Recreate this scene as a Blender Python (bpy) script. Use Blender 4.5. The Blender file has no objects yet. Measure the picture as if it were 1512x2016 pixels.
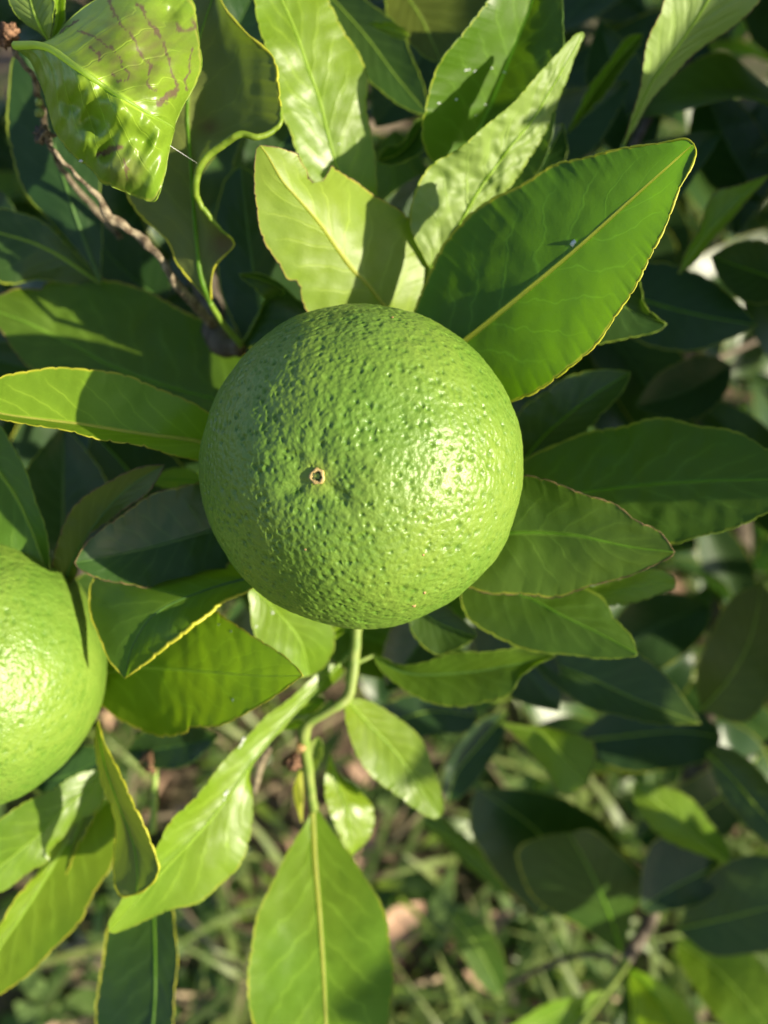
import bpy, bmesh, math, random
import numpy as np
from mathutils import Vector, Matrix, noise, kdtree

random.seed(7)
RNG = np.random.default_rng(7)
scn = bpy.context.scene
C = scn.collection

# ------------------------------------------------------------------ camera
PITCH = math.radians(52)                       # looking down into the tree
CAM = np.array([0.0, 0.0, 0.86])
FW = np.array([0, math.cos(PITCH), -math.sin(PITCH)])
UP = np.array([0, math.sin(PITCH), math.cos(PITCH)])
RT = np.array([1.0, 0, 0])
FPX = 1494.0                                   # focal length in photo pixels
cam_d = bpy.data.cameras.new('camera')
cam = bpy.data.objects.new('camera', cam_d)
C.objects.link(cam)
cam.location = CAM
cam.rotation_euler = (math.pi / 2 - PITCH, 0, 0)
cam_d.sensor_fit = 'VERTICAL'
cam_d.sensor_height = 24.0
cam_d.sensor_width = 18.0
cam_d.lens = FPX / 2016 * 24.0
cam_d.clip_start = 0.01
cam_d.clip_end = 200
cam_d.dof.use_dof = True
cam_d.dof.focus_distance = 0.152
cam_d.dof.aperture_fstop = cam_d.lens / 3.0
scn.camera = cam

# ------------------------------------------------------------------ light
Lc = np.array([0.85, -0.07, 0.53])
SUN = Lc[0] * RT + Lc[1] * UP - Lc[2] * FW
SUN = SUN / np.linalg.norm(SUN)
elev = math.asin(SUN[2])
azim = math.atan2(SUN[0], SUN[1])
world = bpy.data.worlds.new('World')
scn.world = world
world.use_nodes = True
nt = world.node_tree
bg = nt.nodes['Background']
sky = nt.nodes.new('ShaderNodeTexSky')
sky.sky_type = 'NISHITA'
sky.sun_disc = False
sky.sun_elevation = elev
sky.sun_rotation = azim
nt.links.new(sky.outputs[0], bg.inputs[0])
bg.inputs[1].default_value = 0.082
sl = bpy.data.lights.new('sun', 'SUN')
sl.energy = 5.0
sl.angle = math.radians(0.53)
sl.color = (1.0, 0.90, 0.70)
sun = bpy.data.objects.new('sun', sl)
C.objects.link(sun)
sun.rotation_euler = Vector(SUN).to_track_quat('Z', 'Y').to_euler()
sun.location = (3, -1, 3)
scn.view_settings.view_transform = 'Standard'
scn.view_settings.look = 'None'
scn.view_settings.exposure = 1.15
scn.view_settings.gamma = 1.0
scn.view_settings.use_curve_mapping = False
scn.cycles.use_denoising = True
scn.cycles.max_bounces = 8
scn.cycles.transmission_bounces = 6
scn.cycles.diffuse_bounces = 4
scn.cycles.glossy_bounces = 3
scn.cycles.caustics_reflective = False
scn.cycles.caustics_refractive = False
scn.cycles.sample_clamp_indirect = 4.0


# ------------------------------------------------------------------ helpers
def P(x, y, d):
    """photo pixel + distance along the view axis in cm -> world point (m)"""
    d = np.asarray(d, float) * 0.01
    x = np.asarray(x, float)
    y = np.asarray(y, float)
    return (CAM + d[..., None] * (((x - 756) / FPX)[..., None] * RT
            - ((y - 1008) / FPX)[..., None] * UP + FW))


def resample(pts, n, smooth=True):
    """resample a polyline (k x m) to n points, even in xy arc length"""
    p = np.asarray(pts, float)
    if smooth and len(p) > 2:
        q = np.vstack([2 * p[0] - p[1], p, 2 * p[-1] - p[-2]])
        out = []
        for i in range(1, len(q) - 2):
            t = np.linspace(0, 1, 12, endpoint=False)[:, None]
            a, b, c, d = q[i - 1], q[i], q[i + 1], q[i + 2]
            out.append(0.5 * (2 * b + (c - a) * t + (2 * a - 5 * b + 4 * c - d) * t ** 2
                              + (3 * b - a - 3 * c + d) * t ** 3))
        out.append(p[-1:])
        p = np.vstack(out)
    s = np.r_[0, np.cumsum(np.linalg.norm(np.diff(p[:, :2], axis=0), axis=1))]
    s = s / s[-1]
    u = np.linspace(0, 1, n)
    return np.stack([np.interp(u, s, p[:, k]) for k in range(p.shape[1])], 1)


def mesh_obj(name, verts, faces, mat, parent=None, origin=None, smooth=True, uv=None, attrs=None):
    verts = np.asarray(verts, float)
    o = np.zeros(3) if origin is None else np.asarray(origin, float)
    me = bpy.data.meshes.new(name)
    faces = np.asarray(faces) if not isinstance(faces, list) else faces
    if isinstance(faces, np.ndarray):
        nf, k = faces.shape
        me.vertices.add(len(verts))
        me.vertices.foreach_set('co', (verts - o).astype(np.float32).ravel())
        me.loops.add(nf * k)
        me.loops.foreach_set('vertex_index', faces.astype(np.int32).ravel())
        me.polygons.add(nf)
        me.polygons.foreach_set('loop_start', np.arange(0, nf * k, k, dtype=np.int32))
        me.update(calc_edges=True)
    else:
        me.from_pydata([tuple(v) for v in verts - o], [], faces)
    if smooth:
        me.polygons.foreach_set('use_smooth', np.ones(len(me.polygons), bool))
    if uv is not None:
        lay = me.uv_layers.new(name='UVMap')
        li = np.empty(len(me.loops), np.int32)
        me.loops.foreach_get('vertex_index', li)
        lay.data.foreach_set('uv', np.asarray(uv, np.float32)[li].ravel())
    if attrs:
        for k, v in attrs.items():
            at = me.attributes.new(k, 'FLOAT', 'POINT')
            at.data.foreach_set('value', np.asarray(v, np.float32))
    for m in (mat if isinstance(mat, (list, tuple)) else [mat]):
        me.materials.append(m)
    me.validate()
    ob = bpy.data.objects.new(name, me)
    C.objects.link(ob)
    if parent is not None:
        pl = np.array(parent.matrix_basis.translation)
        pp = parent.parent
        while pp is not None:
            pl = pl + np.array(pp.matrix_basis.translation)
            pp = pp.parent
        ob.parent = parent
        ob.location = o - pl
    else:
        ob.location = o
    return ob


def grid_faces(nr, nc, flip=False, wrap=False):
    i = np.arange(nr - 1)[:, None]
    ncc = nc if wrap else nc - 1
    j = np.arange(ncc)[None, :]
    j2 = (j + 1) % nc
    a = i * nc + j
    b = i * nc + j2
    c = (i + 1) * nc + j2
    d = (i + 1) * nc + j
    f = np.stack([a, b, c, d], -1).reshape(-1, 4)
    return f[:, ::-1] if flip else f


def tube(pts, rad, k=7, caps=True):
    """tapered tube along pts (n x 3); returns verts, faces (quads, caps pinched)"""
    pts = np.asarray(pts, float)
    n = len(pts)
    rad = np.broadcast_to(np.asarray(rad, float), (n,)).copy()
    if caps:
        pts = np.vstack([pts[:1], pts, pts[-1:]])
        rad = np.r_[1e-6, rad, 1e-6]
        n += 2
    t = np.gradient(pts, axis=0)
    if caps:
        t[0] = t[2] if n > 4 else t[1]
        t[1] = t[2] if n > 4 else t[1]
        t[-1] = t[-3]
        t[-2] = t[-3]
    t /= np.linalg.norm(t, axis=1)[:, None] + 1e-12
    ref = np.array([0.31, 0.47, 0.83])
    nvec = np.cross(t[0], ref)
    nvec /= np.linalg.norm(nvec)
    vs = []
    ang = np.arange(k) / k * 2 * math.pi
    for i in range(n):
        nvec = nvec - t[i] * np.dot(nvec, t[i])
        nvec /= np.linalg.norm(nvec) + 1e-12
        bvec = np.cross(t[i], nvec)
        vs.append(pts[i] + rad[i] * (np.cos(ang)[:, None] * nvec + np.sin(ang)[:, None] * bvec))
    return np.vstack(vs), grid_faces(n, k, wrap=True)


def join_geo(lst):
    V, F, o = [], [], 0
    for v, f in lst:
        V.append(v)
        F.append(f + o)
        o += len(v)
    return np.vstack(V), np.vstack(F)


def tag(o, label=None, cat=None, group=None, kind=None):
    if label: o['label'] = label
    if cat: o['category'] = cat
    if group: o['group'] = group
    if kind: o['kind'] = kind
    return o


def empty(name, loc):
    o = bpy.data.objects.new(name, None)
    C.objects.link(o)
    o.location = loc
    o.empty_display_size = 0.01
    return o


# ------------------------------------------------------------------ materials
class NB:
    def __init__(s, name):
        s.m = bpy.data.materials.new(name)
        s.m.use_nodes = True
        s.t = s.m.node_tree
        s.t.nodes.clear()
        s.out = s.t.nodes.new('ShaderNodeOutputMaterial')

    def n(s, typ, **kw):
        nd = s.t.nodes.new(typ)
        for k, v in kw.items():
            setattr(nd, k, v)
        return nd

    def set(s, sock, v):
        if isinstance(v, bpy.types.NodeSocket):
            s.t.links.new(v, sock)
        elif isinstance(v, (tuple, list)) and len(v) == 3 and sock.type == 'RGBA':
            sock.default_value = (*v, 1)
        else:
            sock.default_value = v

    def math(s, op, a, b=0.0, c=None, clamp=False):
        nd = s.n('ShaderNodeMath', operation=op, use_clamp=clamp)
        s.set(nd.inputs[0], a)
        s.set(nd.inputs[1], b)
        if c is not None: s.set(nd.inputs[2], c)
        return nd.outputs[0]

    def step(s, v, lo, hi, a=0.0, b=1.0):
        nd = s.n('ShaderNodeMapRange', interpolation_type='SMOOTHSTEP')
        s.set(nd.inputs[0], v)
        s.set(nd.inputs[1], lo); s.set(nd.inputs[2], hi)
        s.set(nd.inputs[3], a); s.set(nd.inputs[4], b)
        return nd.outputs[0]

    def mix(s, f, a, b, mode='MIX'):
        nd = s.n('ShaderNodeMix', data_type='RGBA', blend_type=mode)
        s.set(nd.inputs[0], f)
        s.set(nd.inputs[6], a)
        s.set(nd.inputs[7], b)
        return nd.outputs[2]

    def noise(s, vec, scale, detail=3.0, rough=0.55, dist=0.0, out=0):
        nd = s.n('ShaderNodeTexNoise')
        s.set(nd.inputs['Vector'], vec)
        nd.inputs['Scale'].default_value = scale
        nd.inputs['Detail'].default_value = detail
        nd.inputs['Roughness'].default_value = rough
        nd.inputs['Distortion'].default_value = dist
        return nd.outputs[out]

    def voro(s, vec, scale, feature='F1', out='Distance', rnd=1.0):
        nd = s.n('ShaderNodeTexVoronoi', feature=feature)
        s.set(nd.inputs['Vector'], vec)
        nd.inputs['Scale'].default_value = scale
        nd.inputs['Randomness'].default_value = rnd
        return nd.outputs[out]

    def bump(s, h, strength, dist, normal=None):
        nd = s.n('ShaderNodeBump')
        nd.inputs['Strength'].default_value = strength
        nd.inputs['Distance'].default_value = dist
        s.set(nd.inputs['Height'], h)
        if normal is not None: s.set(nd.inputs['Normal'], normal)
        return nd.outputs[0]

    def principled(s, col, rough, normal=None, spec=0.5, **kw):
        p = s.n('ShaderNodeBsdfPrincipled')
        s.set(p.inputs['Base Color'], col)
        s.set(p.inputs['Roughness'], rough)
        s.set(p.inputs['Specular IOR Level'], spec)
        if normal is not None: s.set(p.inputs['Normal'], normal)
        for k, v in kw.items():
            s.set(p.inputs[k], v)
        return p.outputs[0]

    def finish(s, sh):
        s.t.links.new(sh, s.out.inputs[0])
        return s.m


def leaf_material(name, top, under, trans, gloss=0.34, tfac=0.42, vein=0.35, edge=(0.42, 0.44, 0.03),
                  edge_w=0.022, mott=0.35, quilt=0.35, nveins=9.0, stain=(0.13, 0.085, 0.04), spots=0.0):
    b = NB(name)
    uvn = b.n('ShaderNodeUVMap')
    sep = b.n('ShaderNodeSeparateXYZ')
    b.set(sep.inputs[0], uvn.outputs[0])
    u, v = sep.outputs[0], sep.outputs[1]
    oc = b.n('ShaderNodeTexCoord').outputs['Object']
    rnd = b.n('ShaderNodeObjectInfo').outputs['Random']
    s = b.math('MULTIPLY', b.math('ABSOLUTE', b.math('SUBTRACT', u, 0.5)), 2.0)
    side = b.math('GREATER_THAN', u, 0.5)
    wob = b.noise(oc, 130.0, 2.0)
    # lateral veins sweep towards the tip
    w = b.math('MULTIPLY', v, nveins)
    w = b.math('SUBTRACT', w, b.math('MULTIPLY', b.math('POWER', s, 0.85), 2.3))
    w = b.math('ADD', w, b.math('MULTIPLY', side, 0.43))
    w = b.math('ADD', w, b.math('MULTIPLY', b.math('SUBTRACT', wob, 0.5), 0.9))
    w = b.math('ADD', w, b.math('MULTIPLY', rnd, 7.0))
    fr = b.math('ABSOLUTE', b.math('SUBTRACT', b.math('FRACT', w), 0.5))
    line = b.step(fr, 0.0, 0.055, 1.0, 0.0)
    wide = b.step(fr, 0.0, 0.32, 1.0, 0.0)
    fade = b.math('MULTIPLY', b.step(s, 0.93, 0.55), b.step(v, 0.99, 0.8))
    line = b.math('MULTIPLY', line, fade)
    wide = b.math('MULTIPLY', wide, fade)
    # small net of veinlets and oil glands
    net = b.voro(oc, 420.0, 'DISTANCE_TO_EDGE')
    netl = b.step(net, 0.0, 0.10, 1.0, 0.0)
    gland = b.voro(oc, 1100.0)
    glandm = b.step(gland, 0.10, 0.24, 1.0, 0.0)
    midr = b.step(s, 0.015, 0.06, 1.0, 0.0)
    mot = b.step(b.noise(oc, 60.0, 4.0, 0.6), 0.35, 0.68)
    mot2 = b.step(b.noise(oc, 22.0, 2.0, 0.5), 0.35, 0.65)
    geo = b.n('ShaderNodeNewGeometry')
    back = geo.outputs['Backfacing']
    T = b.mix(b.math('MULTIPLY', mot, mott), top, [c * 1.7 for c in top])
    T = b.mix(b.math('MULTIPLY', mot2, mott * 0.8), T, [top[0] * 1.9, top[1] * 1.25, top[2] * 0.8])
    U = b.mix(b.math('MULTIPLY', mot, mott), under, [c * 1.3 for c in under])
    col = b.mix(back, T, U)
    lift = [min(1, c * 2.6 + 0.02) for c in top]
    lift = [lift[0] * 1.15, lift[1], lift[2]]
    col = b.mix(b.math('MULTIPLY', line, vein), col, lift)
    col = b.mix(b.math('MULTIPLY', wide, vein * 0.22), col, lift)
    col = b.mix(b.math('MULTIPLY', netl, vein * 0.10), col, lift)
    col = b.mix(b.math('MULTIPLY', glandm, 0.30), col, [min(1, c * 1.9) for c in top])
    col = b.mix(b.math('MULTIPLY', midr, 0.75), col, lift)
    if spots > 0:
        sp = b.step(b.voro(oc, 210.0), 0.07, 0.13, 1.0, 0.0)
        spm = b.step(b.noise(oc, 45.0, 2.0), 0.52, 0.62)
        col = b.mix(b.math('MULTIPLY', b.math('MULTIPLY', sp, spm), spots), col, (0.07, 0.05, 0.02))
    # hue / value drift from leaf to leaf
    hsv = b.n('ShaderNodeHueSaturation')
    b.set(hsv.inputs['Hue'], b.math('ADD', 0.492, b.math('MULTIPLY', rnd, 0.016)))
    b.set(hsv.inputs['Value'], b.math('ADD', 0.85, b.math('MULTIPLY', b.math('FRACT', b.math('MULTIPLY', rnd, 17.3)), 0.3)))
    b.set(hsv.inputs['Color'], col)
    col = hsv.outputs[0]
    en = b.noise(oc, 260.0, 2.0)
    es = b.math('ADD', s, b.math('MULTIPLY', b.math('SUBTRACT', en, 0.5), 0.05))
    em = b.step(es, 1.0 - edge_w * 1.6, 1.0 - edge_w * 0.3)
    col = b.mix(b.math('MULTIPLY', em, 0.85), col, edge)
    at = b.n('ShaderNodeAttribute', attribute_name='stain')
    sn = b.noise(oc, 600.0, 3.0, 0.6)
    stv = b.math('MULTIPLY', at.outputs['Fac'], b.math('ADD', 0.72, b.math('MULTIPLY', sn, 0.56)), clamp=True)
    col = b.mix(stv, col, stain)
    tcol = b.mix(b.math('MULTIPLY', line, 0.35), trans, [min(1, c * 1.5) for c in trans])
    tcol = b.mix(b.math('MULTIPLY', mot2, 0.5), tcol, [trans[0] * 1.35, trans[1] * 1.1, trans[2]])
    tcol = b.mix(b.math('MULTIPLY', mot, 0.35), tcol, [c * 0.72 for c in trans])
    tcol = b.mix(em, tcol, (0.55, 0.60, 0.05))
    tcol = b.mix(stv, tcol, [c * 0.8 for c in stain])
    # relief
    h = b.math('MULTIPLY', wide, 0.38 * quilt)
    h = b.math('ADD', h, b.math('MULTIPLY', line, -0.25 * quilt))
    h = b.math('ADD', h, b.math('MULTIPLY', b.noise(oc, 200.0, 3.0), 0.40))
    nrm = b.bump(h, 0.5, 0.0006)
    nrm = b.bump(b.noise(oc, 1500.0, 2.0), 0.22, 0.00012, nrm)
    rgh = b.math('ADD', gloss, b.math('MULTIPLY', b.noise(oc, 180.0, 3.0), 0.14))
    rgh = b.math('ADD', rgh, b.math('MULTIPLY', back, 0.16))
    rgh = b.math('ADD', rgh, b.math('MULTIPLY', stv, 0.25))
    pr = b.principled(col, rgh, nrm, 0.5)
    tr = b.n('ShaderNodeBsdfTranslucent')
    b.set(tr.inputs['Color'], tcol)
    b.set(tr.inputs['Normal'], nrm)
    mx = b.n('ShaderNodeMixShader')
    mx.inputs[0].default_value = tfac
    b.t.links.new(pr, mx.inputs[1])
    b.t.links.new(tr.outputs[0], mx.inputs[2])
    return b.finish(mx.outputs[0])


def simple_material(name, col, col2, rough=0.5, scale=200.0, bump=0.3, dist=0.0003, spec=0.4, tfac=0.0, trans=None):
    b = NB(name)
    oc = b.n('ShaderNodeTexCoord').outputs['Object']
    rnd = b.n('ShaderNodeObjectInfo').outputs['Random']
    f = b.step(b.noise(oc, scale, 4.0, 0.6), 0.3, 0.7)
    c = b.mix(f, col, col2)
    hsv = b.n('ShaderNodeHueSaturation')
    b.set(hsv.inputs['Value'], b.math('ADD', 0.85, b.math('MULTIPLY', rnd, 0.3)))
    b.set(hsv.inputs['Color'], c)
    nrm = b.bump(b.noise(oc, scale * 2.0, 4.0, 0.65), bump, dist)
    p = b.principled(hsv.outputs[0], rough, nrm, spec)
    if tfac > 0:
        tr = b.n('ShaderNodeBsdfTranslucent')
        b.set(tr.inputs['Color'], trans)
        mx = b.n('ShaderNodeMixShader')
        mx.inputs[0].default_value = tfac
        b.t.links.new(p, mx.inputs[1])
        b.t.links.new(tr.outputs[0], mx.inputs[2])
        p = mx.outputs[0]
    return b.finish(p)


def rind_material():
    b = NB('rind')
    oc = b.n('ShaderNodeTexCoord').outputs['Object']
    pit = b.n('ShaderNodeAttribute', attribute_name='pit').outputs['Fac']
    pole = b.n('ShaderNodeAttribute', attribute_name='pole').outputs['Fac']
    big = b.step(b.noise(oc, 32.0, 3.0, 0.55), 0.35, 0.68)
    med = b.step(b.noise(oc, 150.0, 3.0, 0.6), 0.35, 0.68)
    col = b.mix(big, (0.118, 0.215, 0.027), (0.158, 0.242, 0.033))
    col = b.mix(b.math('MULTIPLY', med, 0.35), col, (0.092, 0.182, 0.018))
    col = b.mix(b.math('MULTIPLY', pit, 0.55), col, (0.040, 0.120, 0.008))
    dots = b.step(b.voro(oc, 900.0), 0.12, 0.25, 1.0, 0.0)
    col = b.mix(b.math('MULTIPLY', dots, 0.22), col, (0.25, 0.36, 0.05))
    col = b.mix(b.math('MULTIPLY', pole, 0.75), col, (0.30, 0.37, 0.05))
    h1 = b.voro(oc, 1150.0, 'SMOOTH_F1')
    h2 = b.noise(oc, 700.0, 4.0, 0.6)
    h = b.math('ADD', b.math('MULTIPLY', h1, -0.55), b.math('MULTIPLY', h2, 0.8))
    nrm = b.bump(h, 0.85, 0.00034)
    rgh = b.math('ADD', 0.30, b.math('MULTIPLY', b.noise(oc, 260.0, 3.0), 0.2))
    p = b.principled(col, rgh, nrm, 0.42)
    return b.finish(p)


M = {}
M['mid'] = leaf_material('leaf_mid_green', (0.062, 0.135, 0.010), (0.15, 0.22, 0.045), (0.20, 0.42, 0.008), tfac=0.44)
M['backlit'] = leaf_material('leaf_backlit_green', (0.060, 0.135, 0.010), (0.15, 0.22, 0.045), (0.17, 0.43, 0.006), tfac=0.44, vein=0.5, quilt=0.2)
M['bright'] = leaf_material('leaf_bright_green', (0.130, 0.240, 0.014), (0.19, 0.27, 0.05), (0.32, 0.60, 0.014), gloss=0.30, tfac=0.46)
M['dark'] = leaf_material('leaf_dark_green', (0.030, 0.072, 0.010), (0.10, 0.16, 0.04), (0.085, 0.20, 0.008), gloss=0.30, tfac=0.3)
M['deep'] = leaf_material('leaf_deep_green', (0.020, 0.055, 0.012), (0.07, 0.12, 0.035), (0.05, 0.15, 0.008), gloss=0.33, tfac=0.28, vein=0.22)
M['pale'] = leaf_material('leaf_pale_yellow_green', (0.185, 0.285, 0.030), (0.22, 0.30, 0.07), (0.30, 0.46, 0.02), gloss=0.38,
                          vein=0.25, edge=(0.50, 0.44, 0.05), spots=0.3)
M['under'] = leaf_material('leaf_pale_underside', (0.13, 0.22, 0.03), (0.24, 0.33, 0.075), (0.26, 0.42, 0.03), gloss=0.30, quilt=1.6, vein=0.3)
M['olive'] = leaf_material('leaf_olive', (0.085, 0.125, 0.016), (0.155, 0.19, 0.045), (0.17, 0.27, 0.012), gloss=0.36)
M['mined'] = leaf_material('leaf_mined', (0.17, 0.30, 0.025), (0.20, 0.26, 0.06), (0.24, 0.44, 0.018), gloss=0.26, quilt=0.9,
                           stain=(0.155, 0.115, 0.062), edge=(0.36, 0.42, 0.06))
M['midrib_pale'] = simple_material('midrib_pale', (0.25, 0.36, 0.06), (0.31, 0.42, 0.09), 0.4, 300, 0.2, tfac=0.6, trans=(0.72, 0.92, 0.22))
M['midrib_green'] = simple_material('midrib_green', (0.12, 0.24, 0.025), (0.17, 0.30, 0.04), 0.38, 300, 0.2, tfac=0.6, trans=(0.5, 0.8, 0.12))
M['midrib_yellow'] = simple_material('midrib_yellow', (0.38, 0.40, 0.08), (0.46, 0.45, 0.11), 0.42, 300, 0.2, tfac=0.6, trans=(0.9, 0.95, 0.28))
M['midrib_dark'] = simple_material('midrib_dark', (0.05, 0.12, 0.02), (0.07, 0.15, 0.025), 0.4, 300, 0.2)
M['margin_yellow'] = simple_material('margin_yellow', (0.42, 0.45, 0.03), (0.55, 0.52, 0.06), 0.45, 500, 0.3, tfac=0.35, trans=(0.7, 0.75, 0.06))
M['margin_green'] = simple_material('margin_green', (0.17, 0.28, 0.025), (0.26, 0.36, 0.04), 0.42, 500, 0.3, tfac=0.35, trans=(0.35, 0.5, 0.03))
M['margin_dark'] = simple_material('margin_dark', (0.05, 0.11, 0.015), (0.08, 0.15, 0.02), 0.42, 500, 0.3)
M['margin_burnt'] = simple_material('margin_burnt', (0.030, 0.018, 0.012), (0.19, 0.13, 0.045), 0.7, 330, 0.6)
M['petiole'] = simple_material('petiole_green', (0.13, 0.23, 0.025), (0.20, 0.30, 0.04), 0.42, 250, 0.3)
M['twig_green'] = simple_material('twig_green', (0.15, 0.24, 0.035), (0.24, 0.30, 0.07), 0.5, 240, 0.4)
M['bark'] = simple_material('bark', (0.055, 0.042, 0.030), (0.15, 0.125, 0.095), 0.8, 120, 0.9, 0.001, 0.2)
M['deadwood'] = simple_material('deadwood', (0.070, 0.050, 0.032), (0.30, 0.25, 0.17), 0.85, 420, 0.9, 0.0006, 0.2)
M['dry'] = simple_material('dry_bud', (0.07, 0.035, 0.02), (0.30, 0.17, 0.10), 0.85, 500, 1.0, 0.0006, 0.2)
M['scar'] = simple_material('scar_cork', (0.40, 0.28, 0.10), (0.55, 0.42, 0.19), 0.75, 900, 0.6, 0.0003, 0.25)
M['pit'] = simple_material('scar_hollow', (0.03, 0.045, 0.008), (0.05, 0.06, 0.012), 0.8, 900, 0.5)
M['fleck'] = simple_material('wax_fleck', (0.62, 0.65, 0.66), (0.85, 0.86, 0.85), 0.6, 900, 0.6)
M['speck'] = simple_material('brown_speck', (0.30, 0.17, 0.06), (0.45, 0.30, 0.12), 0.7, 900, 0.5)
M['silk'] = simple_material('silk', (0.75, 0.76, 0.78), (0.85, 0.85, 0.86), 0.25, 900, 0.1)
M['rind'] = rind_material()


def ground_material():
    b = NB('soil_and_litter')
    oc = b.n('ShaderNodeTexCoord').outputs['Object']
    a = b.step(b.noise(oc, 9.0, 5.0, 0.65), 0.35, 0.65)
    c = b.step(b.noise(oc, 45.0, 5.0, 0.7), 0.35, 0.65)
    g = b.step(b.noise(oc, 3.5, 3.0, 0.6), 0.45, 0.62)
    col = b.mix(a, (0.055, 0.038, 0.026), (0.17, 0.115, 0.075))
    col = b.mix(b.math('MULTIPLY', c, 0.6), col, (0.25, 0.175, 0.12))
    col = b.mix(b.math('MULTIPLY', g, 0.6), col, (0.05, 0.085, 0.022))
    nrm = b.bump(b.noise(oc, 60.0, 6.0, 0.7), 1.0, 0.01)
    return b.finish(b.principled(col, 0.9, nrm, 0.2))


M['ground'] = ground_material()
M['grass'] = simple_material('grass_blades', (0.12, 0.18, 0.045), (0.22, 0.26, 0.08), 0.38, 12, 0.1, 0.0005, 0.35, 0.35, (0.30, 0.45, 0.05))
M['weed'] = simple_material('weed_leaves', (0.10, 0.18, 0.045), (0.18, 0.26, 0.08), 0.36, 15, 0.1, 0.0005, 0.35, 0.35, (0.24, 0.45, 0.05))
M['straw'] = simple_material('dry_straw', (0.28, 0.21, 0.12), (0.42, 0.33, 0.20), 0.7, 30, 0.2, 0.0005, 0.3)
M['litter'] = simple_material('fallen_leaf_brown', (0.30, 0.18, 0.115), (0.50, 0.34, 0.23), 0.7, 60, 0.4, 0.0005, 0.3)
M['litter_yellow'] = simple_material('fallen_leaf_yellow', (0.42, 0.28, 0.07), (0.52, 0.38, 0.12), 0.65, 60, 0.4, 0.0005, 0.3)

# ------------------------------------------------------------------ ground
xs = np.unique(np.r_[np.linspace(-30, -2, 12), np.linspace(-2, 2, 90), np.linspace(2, 30, 12)])
ys = np.unique(np.r_[np.linspace(-30, -1, 12), np.linspace(-1, 3, 90), np.linspace(3, 30, 12)])


def ground_h(x, y):
    return 0.02 * noise.noise(Vector((x * 2.1, y * 2.1, 0.3))) + 0.008 * noise.noise(Vector((x * 9, y * 9, 2.0)))


gv = np.array([(x, y, ground_h(x, y)) for y in ys for x in xs])
g = mesh_obj('ground', gv, grid_faces(len(ys), len(xs)), M['ground'])
tag(g, 'bare brown soil with leaf litter under the citrus tree', 'ground', kind='structure')


def blades(n, lo, hi, hgt, wid, lean, rng, region):
    V, F = [], []
    o = 0
    for _ in range(n):
        x = rng.uniform(region[0], region[1])
        y = rng.uniform(region[2], region[3])
        dens = noise.noise(Vector((x * 3.0, y * 3.0, lo)))
        if dens < rng.uniform(-0.55, 0.30): continue
        h = rng.uniform(*hgt)
        w = rng.uniform(*wid)
        az = rng.uniform(0, 2 * math.pi)
        ln = rng.uniform(*lean)
        d = np.array([math.cos(az), math.sin(az), 0])
        sd = np.array([-math.sin(az + hi * rng.normal()), math.cos(az), 0])
        base = np.array([x, y, ground_h(x, y) - 0.003])
        prof = (0.55, 1.0, 0.85, 0.1)
        for i in range(4):
            t = i / 3
            c = base + np.array([0, 0, 1]) * h * (t - 0.35 * ln * t * t) + d * h * ln * t * t
            V.append(c - sd * w * prof[i] * 0.5)
            V.append(c + sd * w * prof[i] * 0.5)
        for i in range(3):
            a = o + 2 * i
            F.append((a, a + 1, a + 3, a + 2))
        o += 8
    return np.array(V), np.array(F)


reg = (-1.1, 1.1, -0.35, 1.9)
v, f = blades(15000, 1.3, 0.3, (0.04, 0.14), (0.004, 0.010), (0.4, 1.4), np.random.default_rng(1), reg)
tag(mesh_obj('grass', v, f, M['grass']), 'patchy green grass blades growing under the tree', 'grass', kind='stuff')
v, f = blades(6500, 4.7, 0.6, (0.02, 0.07), (0.014, 0.030), (0.6, 1.6), np.random.default_rng(2), reg)
tag(mesh_obj('weeds', v, f, M['weed']), 'small broad-leaved green weeds among the grass', 'weeds', kind='stuff')
v, f = blades(2200, 8.1, 0.3, (0.03, 0.11), (0.003, 0.006), (1.2, 2.2), np.random.default_rng(3), reg)
tag(mesh_obj('straw', v, f, M['straw']), 'dry tan grass stalks lying between the green blades', 'straw', kind='stuff')

# ------------------------------------------------------------------ the tree
TRUNK = np.array([0.30, 0.95, 0.0])
tree = empty('citrus_tree', TRUNK)
tag(tree, 'leafy green citrus tree with yellow-edged leaves bearing green fruit', 'tree')


def branch(name, pts, rad, mat, parent=tree, k=9, n=None, wob=0.0, label=None):
    pts = np.asarray(pts, float)
    n = n or max(12, len(pts) * 8)
    # smooth in 3-D
    ext = np.hstack([pts, np.asarray(rad, float)[:, None]]) if np.ndim(rad) else np.hstack([pts, np.full((len(pts), 1), rad)])
    q = np.vstack([2 * ext[0] - ext[1], ext, 2 * ext[-1] - ext[-2]])
    out = []
    for i in range(1, len(q) - 2):
        t = np.linspace(0, 1, 10, endpoint=False)[:, None]
        a, b, c, d = q[i - 1], q[i], q[i + 1], q[i + 2]
        out.append(0.5 * (2 * b + (c - a) * t + (2 * a - 5 * b + 4 * c - d) * t ** 2 + (3 * b - a - 3 * c + d) * t ** 3))
    out.append(ext[-1:])
    e = np.vstack(out)
    r = np.maximum(e[:, 3], 1e-5)
    v, f = tube(e[:, :3], r, k)
    if wob:
        for i in range(len(v)):
            nv = noise.noise_vector(Vector(v[i] * (0.35 / max(r.mean(), 1e-5))))
            v[i] += np.array(nv) * wob * r.mean()
    o = mesh_obj(name, v, f, mat, parent, origin=pts[0])
    if label: o['label'] = label
    return o


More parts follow.
